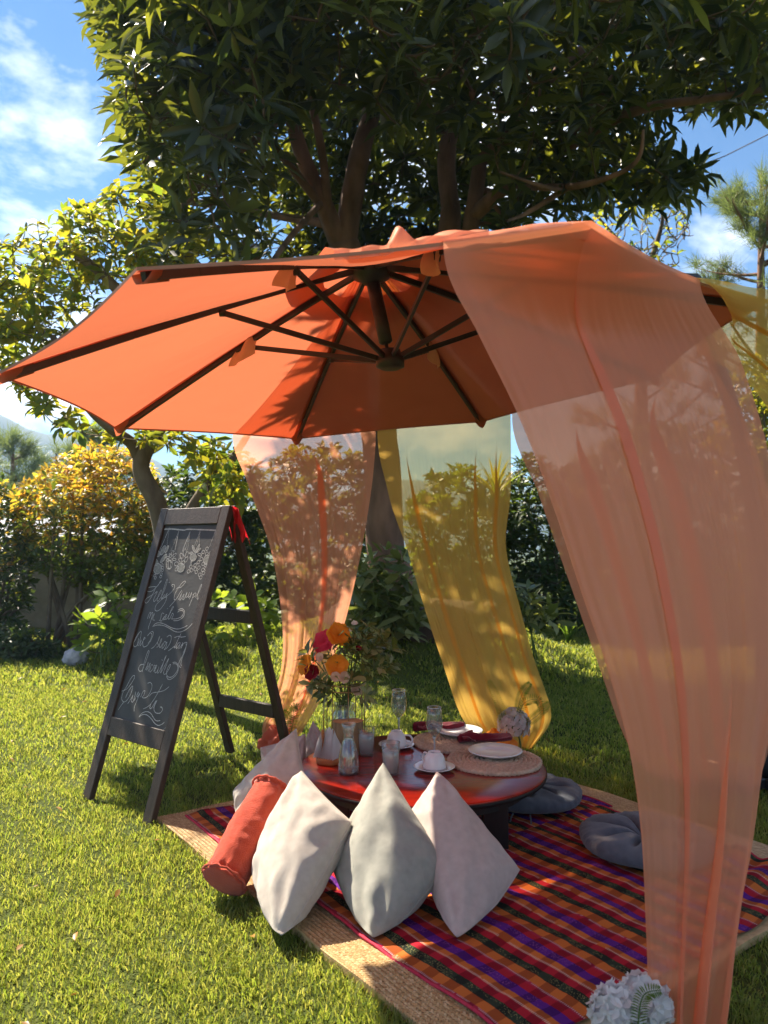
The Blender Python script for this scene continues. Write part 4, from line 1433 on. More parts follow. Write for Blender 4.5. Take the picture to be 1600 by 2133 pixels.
for nm, strokes in TEXT.items():
    m = MB()
    for reg, pts in strokes:
        ribbon(m, smooth_line([bp(reg, p) for p in pts], 6), .0033 if nm != 'border_line' else .0026)
    m.build('chalk_' + nm.replace('_low', ''), M['chalk' if nm != 'border_line' else 'chalk_faint'], bd, False)
m = MB()
ribbon(m, smooth_line([bp(1, p) for p in [(460, 200), (600, 195), (830, 215), (900, 200), (1200, 210), (1485, 220)]], 6), .0075)
for pts in ([(565, 160), (470, 390), (380, 590)], [(555, 200), (515, 500)], [(735, 230), (590, 600)], [(735, 230), (690, 450), (655, 620)], [(945, 240), (880, 400), (795, 620)], [(945, 240), (860, 560)], [(945, 240), (895, 590)],
            [(1130, 230), (1020, 520)], [(1130, 230), (1060, 510)], [(1130, 230), (1110, 460)], [(1410, 230), (1300, 530)], [(1410, 230), (1340, 600)], [(1420, 230), (1375, 620)]):
    ribbon(m, smooth_line([bp(1, p) for p in pts], 3), .0032)
fill = MB()
ELL = [(345, 650, 40, 60, -10, 1), (440, 590, 35, 95, 25, 1), (510, 570, 22, 75, 25, 1), (450, 740, 28, 100, 35, 1), (305, 810, 45, 65, -20, 1), (340, 930, 70, 100, 10, 1),
       (620, 640, 18, 50, 10, 0), (655, 680, 18, 45, 40, 0), (575, 690, 16, 40, -15, 0), (530, 722, 30, 20, 10, 0), (650, 757, 35, 22, 0, 0), (530, 772, 30, 18, -10, 0), (558, 855, 55, 85, 8, 0), (560, 855, 25, 75, 5, 0), (600, 780, 18, 40, 20, 0),
       (845, 630, 28, 70, 5, 0), (785, 690, 28, 50, -15, 0), (880, 670, 25, 60, 20, 0), (760, 770, 25, 40, -10, 0), (870, 760, 25, 55, 30, 0), (690, 840, 35, 40, 40, 0), (700, 930, 25, 50, 35, 0), (770, 910, 70, 85, 15, 1), (815, 820, 28, 40, 30, 0),
       (1000, 720, 60, 70, 15, 1), (1010, 560, 18, 70, -20, 1), (1080, 560, 18, 95, 25, 1), (1100, 590, 14, 60, 45, 1), (965, 640, 35, 20, 0, 1), (1120, 670, 40, 22, 30, 0), (970, 800, 9, 35, 20, 1), (1265, 770, 75, 95, 10, 1)]
for q in [(270, 890), (255, 940), (230, 990), (215, 1050), (195, 1100), (290, 1060), (300, 1100), (425, 860), (435, 910), (430, 960), (410, 1030), (400, 1080)]:
    ELL.append((q[0], q[1], 20, 24, 20, 0))
for q in [(1185, 620), (1255, 560), (1250, 650), (1320, 640), (1150, 750), (1370, 720), (1350, 770), (1185, 840), (1230, 860), (1300, 830), (1340, 880), (1095, 810), (1035, 865), (955, 890), (915, 980), (970, 960), (1040, 940), (1105, 910), (1060, 990), (1180, 950), (1240, 930), (1295, 950), (1190, 1010), (1260, 1030), (1120, 1040), (1140, 1090)]:
    ELL.append((q[0], q[1], 24, 34, 25, 0))
for k, (cx, cy, rx, ry, ro, fl) in enumerate(ELL):
    pts = []
    for i in range(15):
        a = 2 * math.pi * i / 14
        x, y = rx * math.cos(a), ry * math.sin(a)
        c, s = math.cos(R(ro)), math.sin(R(ro))
        pts.append(bp(1, (cx + x * c - y * s, cy + x * s + y * c)))
    ribbon(m, pts, .003)
    if fl:
        pts = [p - nrm_ * .0012 + nrm_ * (.0001 * k * .2) for p in pts[:-1]]
        fill.add(pts, [tuple(range(14))])
m.build('chalk_drawing', M['chalk'], bd, False)
fill.build('chalk_shading', M['chalk_faint'], bd, False)

# red cloth over the sign's back leg
M['red_cloth'] = surf('red_cloth', (.42, .015, .02), (.6, .03, .03), 25, .8, .6, 80, trans=.4, transc=(.7, .02, .03))
rc = MB()
tp = BK(SW - .04, .0)
def redc(u, v):
    a = (u - .5) * 2
    p = BK(SW - .05, .01 + .115 * v) + acr * (a * (.05 + .03 * v)) + Vector((0, 0, .02))
    out_ = .03 * math.cos(a * 1.4) + .018 * math.sin(u * 13 + v * 5) + .015 * mnoise.noise((u * 5, v * 6, 2))
    return p + bck * .03 - Vector((0, 1, 0)) * (out_ + .03) + Vector((0, 0, -.02 * abs(a) + .02 * math.sin(u * 17) * v))
rc.grid(redc, 26, 22)
tag(rc.build('red_cloth', M['red_cloth'], None, True, tp), 'crumpled red cloth tied to the top of the chalkboard', 'cloth')

# ------------------------------------------------------------------ reed mats and striped cloths
M['reed'] = surf('reed', (.42, .26, .11), (.62, .42, .2), 30, .55, .3, 120, spec=.35, stretch=(1, 1, 1))
M['reed_strand'] = leafmat('reed_strand', (.42, .25, .1), (.55, .36, .16), (.7, .5, .26), (.5, .3, .1), (.6, .4, .2), rough=.42, spec=.5, trans=.06)


def mat3(a, b, z):
    p = mat_pt(a, b)
    return (p[0], p[1], z)


def reed_mat(label, a0, a1, b0, b1, z, borders):
    m = MB()
    rb = .014
    def top(u, v):
        a, b = a0 + (a1 - a0) * u, b0 + (b1 - b0) * v
        w = .004 * mnoise.noise((a * 5, b * 5, 2))
        return mat3(a + .006 * math.sin(b * 9) * 2 * abs(u - .5), b + .008 * math.sin(a * 7) * 2 * abs(v - .5), z + w)
    m.grid(top, 40, 40)
    for (f, n) in ((lambda t: top(t, 0), 40), (lambda t: top(1, t), 40), (lambda t: top(1 - t, 1), 40), (lambda t: top(0, 1 - t), 40)):
        m.grid(lambda u, v: Vector(f(u)) + Vector((0, 0, -(z - .004) * v)), 40, 2)
    o = m.build('reed_mat', M['reed'], None, True, mat3((a0 + a1) / 2, (b0 + b1) / 2, 0))
    tag(o, label, 'mat', 'woven reed mats')
    # strands of the weave, where the mat shows
    V, F = [], []
    sw_, sl = .0085, .021
    for (c0, c1, d0, d1) in borders:
        na, nb = int((c1 - c0) / (sl * .62)), int((d1 - d0) / sw_)
        for i in range(nb):
            for j in range(na):
                a, b = c0 + (j + .5) * sl * .62 + (.5 * sl * .62 if i % 2 else 0), d0 + (i + .5) * sw_
                if a > c1 or b > d1: continue
                sgn = 1 if i % 2 else -1
                da, db = sl * .55, sgn * sw_ * .62
                zz = z + .0025 + .0009 * rnd.random() + .004 * mnoise.noise((a * 5, b * 5, 2))
                o_ = len(V)
                wa, wb = -sgn * .0012, sw_ * .42
                V.extend([mat3(a - da, b - db - wb, zz - .002), mat3(a - da, b - db + wb, zz - .002), mat3(a - wa, b - wb, zz + .002), mat3(a + wa, b + wb, zz + .0024), mat3(a + da, b + db - wb, zz - .002), mat3(a + da, b + db + wb, zz - .002)])
                F.extend([(o_, o_ + 2, o_ + 3, o_ + 1), (o_ + 2, o_ + 4, o_ + 5, o_ + 3)])
    w = mesh('woven_strands', V, F, M['reed_strand'], o, False)
    w['kind'] = 'stuff'
    # bound edge, a row of loops
    return o


reed_mat('woven reed mat under the table nearest the chalkboard', -.02, 1.36, -.02, 2.10, .026, [(-.02, 1.33, -.02, .2), (-.02, .2, .2, .9), (-.02, 1.36, 1.78, 2.10)])
reed_mat('woven reed mat at the front with sunlit left edge', 1.33, 2.37, -.01, 2.07, .032, [(1.33, 2.37, -.01, .16), (1.33, 2.37, 1.7, 2.07)])


def stripe_mat():
    m, n, l, p, out = base_mat('striped_cloth')
    uv = n.new('ShaderNodeUVMap')
    sx = n.new('ShaderNodeSeparateXYZ'); l.new(uv.outputs[0], sx.inputs[0])
    def math_(op, a, b=None, c=None):
        q = n.new('ShaderNodeMath'); q.operation = op
        for k, v in enumerate((a, b, c)):
            if v is None: continue
            if hasattr(v, 'is_output'): l.new(v, q.inputs[k])
            else: q.inputs[k].default_value = v
        return q.outputs[0]
    wob = n.new('ShaderNodeTexNoise'); wob.inputs['Scale'].default_value = 60; wob.inputs['Detail'].default_value = 2
    l.new(uv.outputs[0], wob.inputs['Vector'])
    b = math_('ADD', sx.outputs['Y'], math_('MULTIPLY', math_('SUBTRACT', wob.outputs['Fac'], .5), .006))
    f = math_('FRACT', math_('DIVIDE', b, .232))
    ramp = n.new('ShaderNodeValToRGB'); ramp.color_ramp.interpolation = 'CONSTANT'
    cols = [(0, (.54, .145, .028)), (.175, (.028, .04, .022)), (.33, (.38, .014, .026)), (.47, (.54, .145, .028)), (.62, (.1, .016, .2)), (.8, (.38, .014, .026)), (.93, (.36, .02, .05))]
    e = ramp.color_ramp.elements
    e[0].position, e[0].color = cols[0][0], rgba(cols[0][1])
    e[1].position, e[1].color = cols[1][0], rgba(cols[1][1])
    for q, c in cols[2:]:
        x = e.new(q); x.color = rgba(c)
    l.new(f, ramp.inputs['Fac'])
    # darker dyed lengths along the stripes
    dy = n.new('ShaderNodeTexNoise'); dy.inputs['Scale'].default_value = 1.0; dy.inputs['Detail'].default_value = 0
    mpn = n.new('ShaderNodeMapping'); mpn.inputs['Scale'].default_value = (3, 2, 1); l.new(uv.outputs[0], mpn.inputs[0]); l.new(mpn.outputs[0], dy.inputs['Vector'])
    st = math_('GREATER_THAN', math_('FRACT', math_('ADD', math_('DIVIDE', sx.outputs['X'], .092), math_('MULTIPLY', dy.outputs['Fac'], .5))), .5)
    mul = n.new('ShaderNodeMix'); mul.data_type = 'RGBA'; mul.blend_type = 'MULTIPLY'
    l.new(math_('MULTIPLY', st, .85), mul.inputs['Factor']); l.new(ramp.outputs['Color'], mul.inputs['A']); mul.inputs['B'].default_value = (.5, .4, .5, 1)
    # figured speckle in green and purple bands
    sp = n.new('ShaderNodeTexVoronoi'); sp.inputs['Scale'].default_value = 190; l.new(uv.outputs[0], sp.inputs['Vector'])
    inband = math_('MULTIPLY', math_('GREATER_THAN', f, .19), math_('LESS_THAN', f, .32))
    inband2 = math_('MULTIPLY', math_('GREATER_THAN', f, .665), math_('LESS_THAN', f, .80))
    fig = n.new('ShaderNodeTexNoise'); fig.inputs['Scale'].default_value = 14; l.new(uv.outputs[0], fig.inputs['Vector'])
    spk = math_('MULTIPLY', math_('LESS_THAN', sp.outputs['Distance'], .32), math_('GREATER_THAN', fig.outputs['Fac'], .47))
    m2 = n.new('ShaderNodeMix'); m2.data_type = 'RGBA'
    l.new(math_('MULTIPLY', math_('MULTIPLY', inband, spk), .75), m2.inputs['Factor']); l.new(mul.outputs['Result'], m2.inputs['A']); m2.inputs['B'].default_value = (.3, .26, .09, 1)
    m3 = n.new('ShaderNodeMix'); m3.data_type = 'RGBA'
    l.new(math_('MULTIPLY', math_('MULTIPLY', inband2, spk), .6), m3.inputs['Factor']); l.new(m2.outputs['Result'], m3.inputs['A']); m3.inputs['B'].default_value = (.36, .1, .3, 1)
    # white stitches
    d1 = math_('LESS_THAN', math_('ABSOLUTE', math_('SUBTRACT', f, .49)), .022)
    d2 = math_('LESS_THAN', math_('ABSOLUTE', math_('SUBTRACT', f, .985)), .018)
    dash = math_('GREATER_THAN', math_('FRACT', math_('MULTIPLY', sx.outputs['X'], 150)), .45)
    gap = math_('GREATER_THAN', fig.outputs['Fac'], .40)
    wt = math_('MULTIPLY', math_('MULTIPLY', math_('MAXIMUM', d1, d2), dash), gap)
    m4 = n.new('ShaderNodeMix'); m4.data_type = 'RGBA'
    l.new(math_('MULTIPLY', wt, .55), m4.inputs['Factor']); l.new(m3.outputs['Result'], m4.inputs['A']); m4.inputs['B'].default_value = (.65, .55, .48, 1)
    l.new(m4.outputs['Result'], p.inputs['Base Color'])
    p.inputs['Roughness'].default_value = .9
    p.inputs['Specular IOR Level'].default_value = .1
    p.inputs['Sheen Weight'].default_value = 0
    wv = n.new('ShaderNodeTexNoise'); wv.inputs['Scale'].default_value = 420; l.new(uv.outputs[0], wv.inputs['Vector'])
    bp_ = n.new('ShaderNodeBump'); bp_.inputs['Strength'].default_value = .5; bp_.inputs['Distance'].default_value = .004
    l.new(wv.outputs['Fac'], bp_.inputs['Height']); l.new(bp_.outputs[0], p.inputs['Normal'])
    return m


M['stripe'] = stripe_mat()
M['red_hem'] = surf('red_hem', (.4, .012, .04), (.5, .03, .06), 60, .85)


def cloth(label, a0, a1, b0, b1, z, seed, ripple=0.0):
    nu, nv = 110, 170
    V, UV = [], []
    for j in range(nv + 1):
        for i in range(nu + 1):
            a, b = a0 + (a1 - a0) * i / nu, b0 + (b1 - b0) * j / nv
            w = .010 * mnoise.noise((a * 2.5, b * 6, seed + 7)) + .006 * mnoise.noise((a * 3, b * 14, seed)) + .006 * mnoise.noise((a * 10, b * 5, seed + 3)) + .002 * mnoise.noise((a * 26, b * 26, seed))
            eb = max(0, (b - 1.35) / .5)
            if ripple:
                w += ripple * eb * (.5 + .5 * math.sin(a * 38 + b * 9 + 2 * math.sin(b * 6))) * min(1, max(0, (a - 1.75) / .3))
            ew = .010 * math.sin(a * 6 + seed)
            p = mat3(a + .008 * math.sin(b * 5 + seed) + .004 * math.sin(b * 21), b + (ew if j in (0, nv) else ew * (1 - abs(2 * j / nv - 1)) * 0 + ew * abs(2 * j / nv - 1)), z + w + .008)
            V.append(p); UV.append((a, b - b0 - .018))
    ii = (np.arange(nv)[:, None] * (nu + 1) + np.arange(nu)[None]).ravel()
    F = np.stack([ii, ii + 1, ii + nu + 2, ii + nu + 1], 1)
    o = mesh('striped_cloth', np.array(V), F, M['stripe'], None, True, origin=mat3((a0 + a1) / 2, (b0 + b1) / 2, z), uv=np.array(UV))
    tag(o, label, 'blanket', 'striped woven cloths')
    for e in (0, nv):
        h = MB()
        pts = [Vector(V[e * (nu + 1) + i]) + Vector((0, 0, -.001)) for i in range(0, nu + 1, 2)]
        h.tube(pts, .0055, 5)
        h.build('hem', M['red_hem'], o)
    return o


cloth('striped red orange and purple cloth under the table and grey cushion', .05, 1.25, .09, 1.92, .030, 1)
cloth('striped red orange and purple cloth at the front with sun patches', 1.22, 2.33, .135, 1.86, .038, 2, ripple=.035)

# ------------------------------------------------------------------ pillows
def fabric(name, c1, c2, bump=.45, bs=520):
    m = surf(name, c1, c2, 30, .92, bump, bs, spec=.1, sheen=.25)
    return m


M['linen_a'] = fabric('linen_a', (.47, .41, .34), (.56, .5, .42))
M['linen_b'] = fabric('linen_b', (.34, .335, .28), (.43, .42, .35), .7, 420)
M['linen_c'] = fabric('linen_c', (.48, .39, .345), (.57, .47, .42))


def pillow(label, corners, thick, mat, seed, flat=None):
    """corners: bottom, right, top, left in world space"""
    A_, B_, C_, D_ = [Vector(c) for c in corners]
    N = (B_ - D_).cross(C_ - A_).normalized()
    if N.y > 0: N = -N
    n = 36
    idx = {}
    V, F = [], []
    def base(u, v):
        pu, pv = u * (1 + (.03 if u < 0 else -.035) * (1 - v * v)), v * (1 + (.03 if v < 0 else -.035) * (1 - u * u))
        rd = 1 - (.006 + .03 * max(0, -u) * max(0, -v)) * (u * u * v * v) ** 2
        pu, pv = pu * rd, pv * rd
        a, b = (pu + 1) / 2, (pv + 1) / 2
        return A_ * (1 - a) * (1 - b) + B_ * a * (1 - b) + C_ * a * b + D_ * (1 - a) * b
    for side in (1, -1):
        for j in range(n + 1):
            for i in range(n + 1):
                u, v = -1 + 2 * i / n, -1 + 2 * j / n
                u, v = math.sin(u * math.pi / 2), math.sin(v * math.pi / 2)
                edge = i in (0, n) or j in (0, n)
                if edge and side == -1: continue
                h = thick * (max(0, (1 - u * u) * (1 - v * v))) ** .38
                rr = math.hypot(u, v)
                p = base(u, v)
                wr = 0
                if not edge:
                    wr = .015 * mnoise.noise((u * 2.2 + seed, v * 2.2, seed)) + .006 * mnoise.noise((u * 5, v * 5 + seed, seed * 2))
                    for (cu, cv) in ((1, 1), (1, -1), (-1, 1), (-1, -1)):
                        du, dv = cu - u, cv - v
                        d = math.hypot(du, dv)
                        an = math.atan2(dv * cv, du * cu)
                        wr += .007 * math.sin(an * 9 + seed + cu) * math.exp(-((d - .6) / .35) ** 2)
                    # creases drawn in from the edges
                    wr += .004 * math.sin(u * 17 + seed) * abs(v) ** 4 + .004 * math.sin(v * 15 + seed) * abs(u) ** 4
                p = p + N * (side * h + wr * min(1, h / thick * 2))
                idx[(side, i, j)] = len(V)
                if edge: idx[(-side, i, j)] = len(V)
                V.append(p)
        for j in range(n):
            for i in range(n):
                q = [idx[(side, i, j)], idx[(side, i + 1, j)], idx[(side, i + 1, j + 1)], idx[(side, i, j + 1)]]
                F.append(tuple(q if side == 1 else q[::-1]))
    lowest = min(V, key=lambda p: p.z)
    V = [Vector((p.x, p.y, p.z if p.z > .075 else .044 + max(0, p.z + .06) * .23)) for p in V]
    o = mesh('pillow', V, F, M[mat], None, True, origin=tuple(A_))
    tag(o, label, 'pillow')
    # sewn edge
    ring = [(i, 0) for i in range(n)] + [(n, j) for j in range(n)] + [(n - i, n) for i in range(n)] + [(0, n - j) for j in range(n)]
    pts = [V[idx[(1, i, j)]] for (i, j) in ring]
    s = MB().tube(pts + [pts[0]], .0036, 5, False)
    s.build('seam', M[mat], o)
    return o


pillow('pale linen pillow standing on its corner beside the red bolster', [at(584, 1975, 2.66), at(732, 1712, 3.02), at(628, 1606, 3.24), at(528, 1815, 3.10)], .12, 'linen_a', 1)
pillow('grey green linen pillow in the middle of the front row', [at(776, 1985, 2.655), at(934, 1800, 2.93), at(798, 1590, 3.22), at(690, 1800, 3.08)], .125, 'linen_b', 2)
pillow('pinkish white pillow at the right end of the front row', [at(952, 1985, 2.65), at(1082, 1812, 3.05), at(910, 1608, 3.25), at(846, 1702, 3.2)], .115, 'linen_c', 3)
pillow('pale pillow leaning behind the red bolster', [at(505, 1740, 3.55), at(640, 1640, 3.62), at(617, 1518, 3.78), at(486, 1648, 3.72)], .085, 'linen_a', 4)
pillow('pale pillow partly hidden behind the bolster and the table edge', [at(560, 1668, 4.06), at(640, 1640, 4.05), at(636, 1530, 4.16), at(543, 1558, 4.16)], .06, 'linen_c', 5)
pillow('pale pillow peeking up behind the paper napkins', [at(650, 1600, 4.42), at(706, 1580, 4.42), at(652, 1503, 4.52), at(628, 1560, 4.5)], .045, 'linen_c', 6)

# bolster
M['bolster'] = fabric('bolster_red', (.5, .055, .02), (.6, .08, .03), .9, 260)
b0 = at(464, 1838, 3.02); b1 = at(570, 1642, 3.36)
b0.z = max(b0.z, .085)
ax = (b1 - b0).normalized()
e1_ = ax.orthogonal().normalized(); e2_ = ax.cross(e1_)
bl = MB()
BLn = (b1 - b0).length
def bol(u, v):
    a = u * 2 * math.pi
    t = v
    if t < .08: r = .088 * (t / .08) ** .5 * .93; q = -.012 + .012 * (t / .08)
    elif t > .92: r = .088 * ((1 - t) / .08) ** .5 * .93; q = BLn + .012 * (1 - (1 - t) / .08)
    else:
        q = BLn * (t - .08) / .84
        s_ = (t - .08) / .84
        r = .082 + .008 * math.sin(math.pi * s_)
        r += .006 * math.exp(-((s_ - .0) / .03) ** 2) + .006 * math.exp(-((s_ - 1) / .03) ** 2) - .008 * math.exp(-((s_ - .05) / .02) ** 2) - .008 * math.exp(-((s_ - .95) / .02) ** 2)
        r += .004 * math.sin(a * 13 + 3 * s_) * (math.exp(-(s_ / .12) ** 2) + math.exp(-((1 - s_) / .12) ** 2))
        r += .006 * mnoise.noise((math.cos(a) * 1.5, math.sin(a) * 1.5, s_ * 5)) + .003 * mnoise.noise((math.cos(a) * 4, math.sin(a) * 4, s_ * 16))
    return b0 + ax * q + (e1_ * math.cos(a) + e2_ * math.sin(a)) * r
bl.grid(bol, 64, 90)
bo = bl.build('bolster_pillow', M['bolster'], None, True, b0)
tag(bo, 'red cylindrical bolster leaning at the left end of the pillows', 'pillow')
for q, s_ in ((.012, 0), (BLn - .012, 1)):
    pts = [b0 + ax * (q + .003 * math.sin(k * 1.7)) + (e1_ * math.cos(a) + e2_ * math.sin(a)) * (.092 + .002 * math.sin(k * 2.3)) for k, a in enumerate(np.linspace(0, 2 * math.pi, 49))]
    MB().tube(pts, .0055, 6, False).build('piping', M['bolster'], bo)

# round grey seat cushions
M['grey_cloth'] = fabric('grey_cloth', (.075, .082, .1), (.11, .118, .14), .4, 500)


def seat_cushion(label, c, Rr, h, seed):
    m = MB()
    def f(u, v):
        a = u * 2 * math.pi
        b = v * math.pi
        r = Rr * (abs(math.sin(b)) ** .62)
        z = h * .5 * math.copysign(abs(math.cos(b)) ** .75, math.cos(b)) + h * .5
        if math.cos(b) > -.2:
            k = r / Rr
            z -= h * .62 * math.exp(-(k / .2) ** 2)
            cr_ = abs(math.cos(a * 4 + .4 + seed)) ** 10
            z -= h * .42 * cr_ * math.exp(-((k - .42) / .3) ** 2)
            z += .010 * mnoise.noise((math.cos(a) * k * 3, math.sin(a) * k * 3, seed))
            z += .003 * math.sin(a * 40) * math.exp(-((k - .95) / .08) ** 2)
        r *= 1 + .02 * math.sin(a * 5 + seed) + .008 * math.sin(a * 40) * (v > .4)
        return c + Vector((r * math.cos(a), r * math.sin(a), z))
    m.grid(f, 120, 44)
    o = m.build('seat_cushion', M['grey_cloth'], None, True, c)
    tag(o, label, 'cushion', 'round grey seat cushions')
    MB().lathe([(.0, .012), (.014, .008), (.018, 0), (.014, -.006)], c + Vector((0, 0, h * .46)), 14).build('button', M['grey_cloth'], o)
    for k in range(2):
        a = -2.0 + k * .3 + seed
        q = c + Vector((math.cos(a) * Rr * .97, math.sin(a) * Rr * .97, h * .2))
        MB().tube(smooth_line([q, q + Vector((math.cos(a) * .04, math.sin(a) * .04, -.005)), q + Vector((math.cos(a) * .06, math.sin(a) * .07, -h * .15))], 4), .004, 5).build('tie_cord', M['grey_cloth'], o)


c = gnd(1098, 1668, .045); seat_cushion('round grey tufted seat cushion behind the right table leg', c, .285, .1, 0)
c = gnd(1348, 1772, .05); seat_cushion('round grey tufted seat cushion half behind the front peach curtain', c, .29, .1, 2)

# ------------------------------------------------------------------ table
M['table_top'] = surf('table_top', (.16, .006, .003), (.25, .011, .005), 3.5, .17, .04, 30, spec=.35, stretch=(1, 7, 1), coat=.0)
M['table_leg'] = surf('table_leg', (.008, .007, .007), (.016, .013, .012), 10, .4, .1, 50, stretch=(6, 6, 1))
TC = Vector((.19, 3.87, 0)); TR = .607; TZ = .30
tb = thing('low_table', TC, 'low round table with glossy red brown top set for two', 'table')
MB().lathe([(0, TZ - .036), (TR - .02, TZ - .036), (TR - .005, TZ - .028), (TR, TZ - .018), (TR - .003, TZ - .005), (TR - .012, TZ), (TR * .5, TZ), (0, TZ)], TC, 96).build('table_top', M['table_top'], tb)
sharpen(tb.children[0], 40)
MB().lathe([(TR - .012, TZ - .032), (TR - .001, TZ - .028), (TR + .002, TZ - .018), (TR + .001, TZ - .01), (TR - .010, TZ - .008)], TC, 96, True).build('edge_band', surf('table_edge', (.012, .008, .007), None, rough=.6, spec=.25), tb)
MB().lathe([(TR - .12, TZ - .09), (TR - .09, TZ - .09), (TR - .09, TZ - .037), (TR - .12, TZ - .037)], TC, 64, True).build('apron', M['table_leg'], tb, False)
for (x, y, w, t) in ((.497, 3.50, .112, .07), (-.235, 3.60, .15, .07), (.52, 4.24, .112, .07), (-.16, 4.24, .112, .07)):
    MB().beam((x, y, .04), (x, y, TZ - .037), w, t, up=(0, 1, 0), bev=.04).build('leg', M['table_leg'], tb, False)

# ------------------------------------------------------------------ on the table
M['china'] = surf('china', (.72, .72, .72), None, rough=.12, spec=.5)
M['glass'] = thin_glass('glass')
M['glass_stem'] = thin_glass('glass_stem', film=.4)
M['wax'] = surf('wax', (.72, .69, .66), (.78, .75, .72), 20, .5, trans=.3, transc=(.8, .75, .7))
M['braid'] = surf('braid', (.5, .35, .24), (.68, .52, .38), 60, .8, .7, 200)
M['burgundy'] = fabric('burgundy', (.13, .004, .012), (.2, .008, .02), .5, 500)
M['paper'] = surf('paper', (.68, .66, .64), (.76, .74, .72), 15, .9, trans=.2, transc=(.8, .78, .75))
M['wood_or'] = surf('wood_or', (.36, .12, .03), (.55, .22, .06), 12, .5, .3, 60, stretch=(1, 1, 6))
M['log_bark'] = surf('log_bark', (.1, .05, .025), (.42, .28, .14), 22, .9, 1.2, 50, stretch=(1, 1, .3))
M['brass'] = surf('brass', (.3, .2, .09), (.42, .3, .14), 40, .35, metal=1.0)


def on_table(px, py):
    return gnd(px, py, TZ)


def placemat(label, c, Rm):
    root = thing('placemat', c, label, 'placemat', 'braided round placemats')
    n = 10
    for k in range(n):
        r = Rm * (k + .6) / n
        m = MB()
        seg = max(18, int(r * 2 * math.pi / .008))
        pts, rad = [], []
        for i in range(seg + 1):
            a = 2 * math.pi * i / seg
            wob = .0028 * math.sin(a * round(r * 2 * math.pi / .026) + k)
            pts.append(c + Vector((math.cos(a) * (r + wob), math.sin(a) * (r + wob), .008 + .0018 * math.sin(a * round(r * 2 * math.pi / .026) * 2 + k * 2))))
            rad.append(Rm / n * .56 * (1 + .22 * math.sin(a * round(r * 2 * math.pi / .022) + k)))
        m.tube(pts, rad, 6, False)
        m.build('braid_ring', M['braid'], root)
    return root


pm1 = on_table(1030, 1588); placemat('round braided straw placemat at the table edge nearest the camera', pm1, .232)
pm2 = on_table(946, 1548); placemat('round braided straw placemat at the back of the table', pm2, .225)


def plate(label, c, r):
    z = .022
    o = MB().lathe([(0, .004), (r * .55, .004), (r * .6, .001), (r * .64, .006), (r * .97, .022), (r, .026), (r * .98, .0285), (r * .66, .012), (r * .58, .008), (0, .008)], c + Vector((0, 0, z)), 64).build('plate', M['china'], None, True, c)
    tag(o, label, 'plate', 'white dinner plates')


p1_ = on_table(1032, 1582); plate('white plate on the near placemat', p1_, .137)
p2_ = on_table(957, 1538); plate('white plate on the far placemat', p2_, .132)


def napkin(label, c, ang, L, W, seed):
    d = Vector((math.cos(ang), math.sin(ang), 0)); s = Vector((-d.y, d.x, 0))
    m = MB()
    def f(u, v):
        a = u * 2 * math.pi
        t = v
        w = W * (.55 + .45 * t) * (1 if .02 < t < .98 else .55)
        w *= 1 + .15 * math.sin(t * 9 + seed)
        hgt = .02 * (1.2 - .5 * t) * (1 if .02 < t < .98 else .5)
        fold = .010 * math.sin(a * 3 + t * 4 + seed) + .008 * mnoise.noise((u * 4, t * 6, seed))
        return c + d * ((t - .5) * L) + s * (math.cos(a) * w * .5 + .012 * math.sin(t * 7)) + Vector((0, 0, .045 + (math.sin(a) * hgt) + fold * (.5 + .5 * math.sin(a))))
    m.grid(f, 28, 30)
    o = m.build('napkin', M['burgundy'], None, True, c)
    tag(o, label, 'napkin', 'burgundy cloth napkins')
    # a loose folded corner
    m2 = MB()
    m2.grid(lambda u, v: c + d * (-L * .5 + .02 + .07 * u) + s * ((v - .5) * W * 1.3) + Vector((0, 0, .052 + .022 * math.sin(u * 3 + v * 5 + seed) * u + .012 * math.sin(v * 9))), 12, 14)
    m2.build('folded_corner', M['burgundy'], o)


napkin('burgundy cloth napkin lying beside the near plate', on_table(1012, 1558) + Vector((0, .03, 0)), .12, .30, .075, 1)
napkin('burgundy cloth napkin lying behind the far plate', on_table(915, 1532) + Vector((0, .03, 0)), .25, .31, .07, 3)


def wine_glass(label, c, h):
    k = h / .24
    prof = [(.036, 0), (.037, .002), (.02, .006), (.006, .012), (.0045, .03), (.0042, .085), (.007, .1), (.02, .112), (.034, .13), (.0405, .155), (.041, .175), (.037, .21), (.0335, .24), (.0325, .24), (.036, .21), (.0398, .175), (.0393, .155), (.033, .132), (.019, .115), (.004, .104)]
    o = MB().lathe([(r * k, z * k) for r, z in prof], c, 40).build('wine_glass', M['glass'], None, True, c)
    tag(o, label, 'wine glass', 'clear wine glasses')
    MB().tube([c + Vector((0, 0, z * k)) for z in (.008, .03, .06, .088, .1)], [.009 * k, .0052 * k, .0046 * k, .005 * k, .009 * k], 10).build('stem', M['glass_stem'], o)
    MB().tube([c + Vector((.0332 * k * math.cos(a), .0332 * k * math.sin(a), .2405 * k)) for a in np.linspace(0, 2 * math.pi, 33)], .0011, 5, False).build('rim', M['china'], o)  # opaque white ring standing in for the highlight along the glass rim


wine_glass('clear wine glass standing behind the far upturned cup', on_table(831, 1536), .265)
wine_glass('clear wine glass standing behind the near upturned cup', on_table(905, 1578), .255)


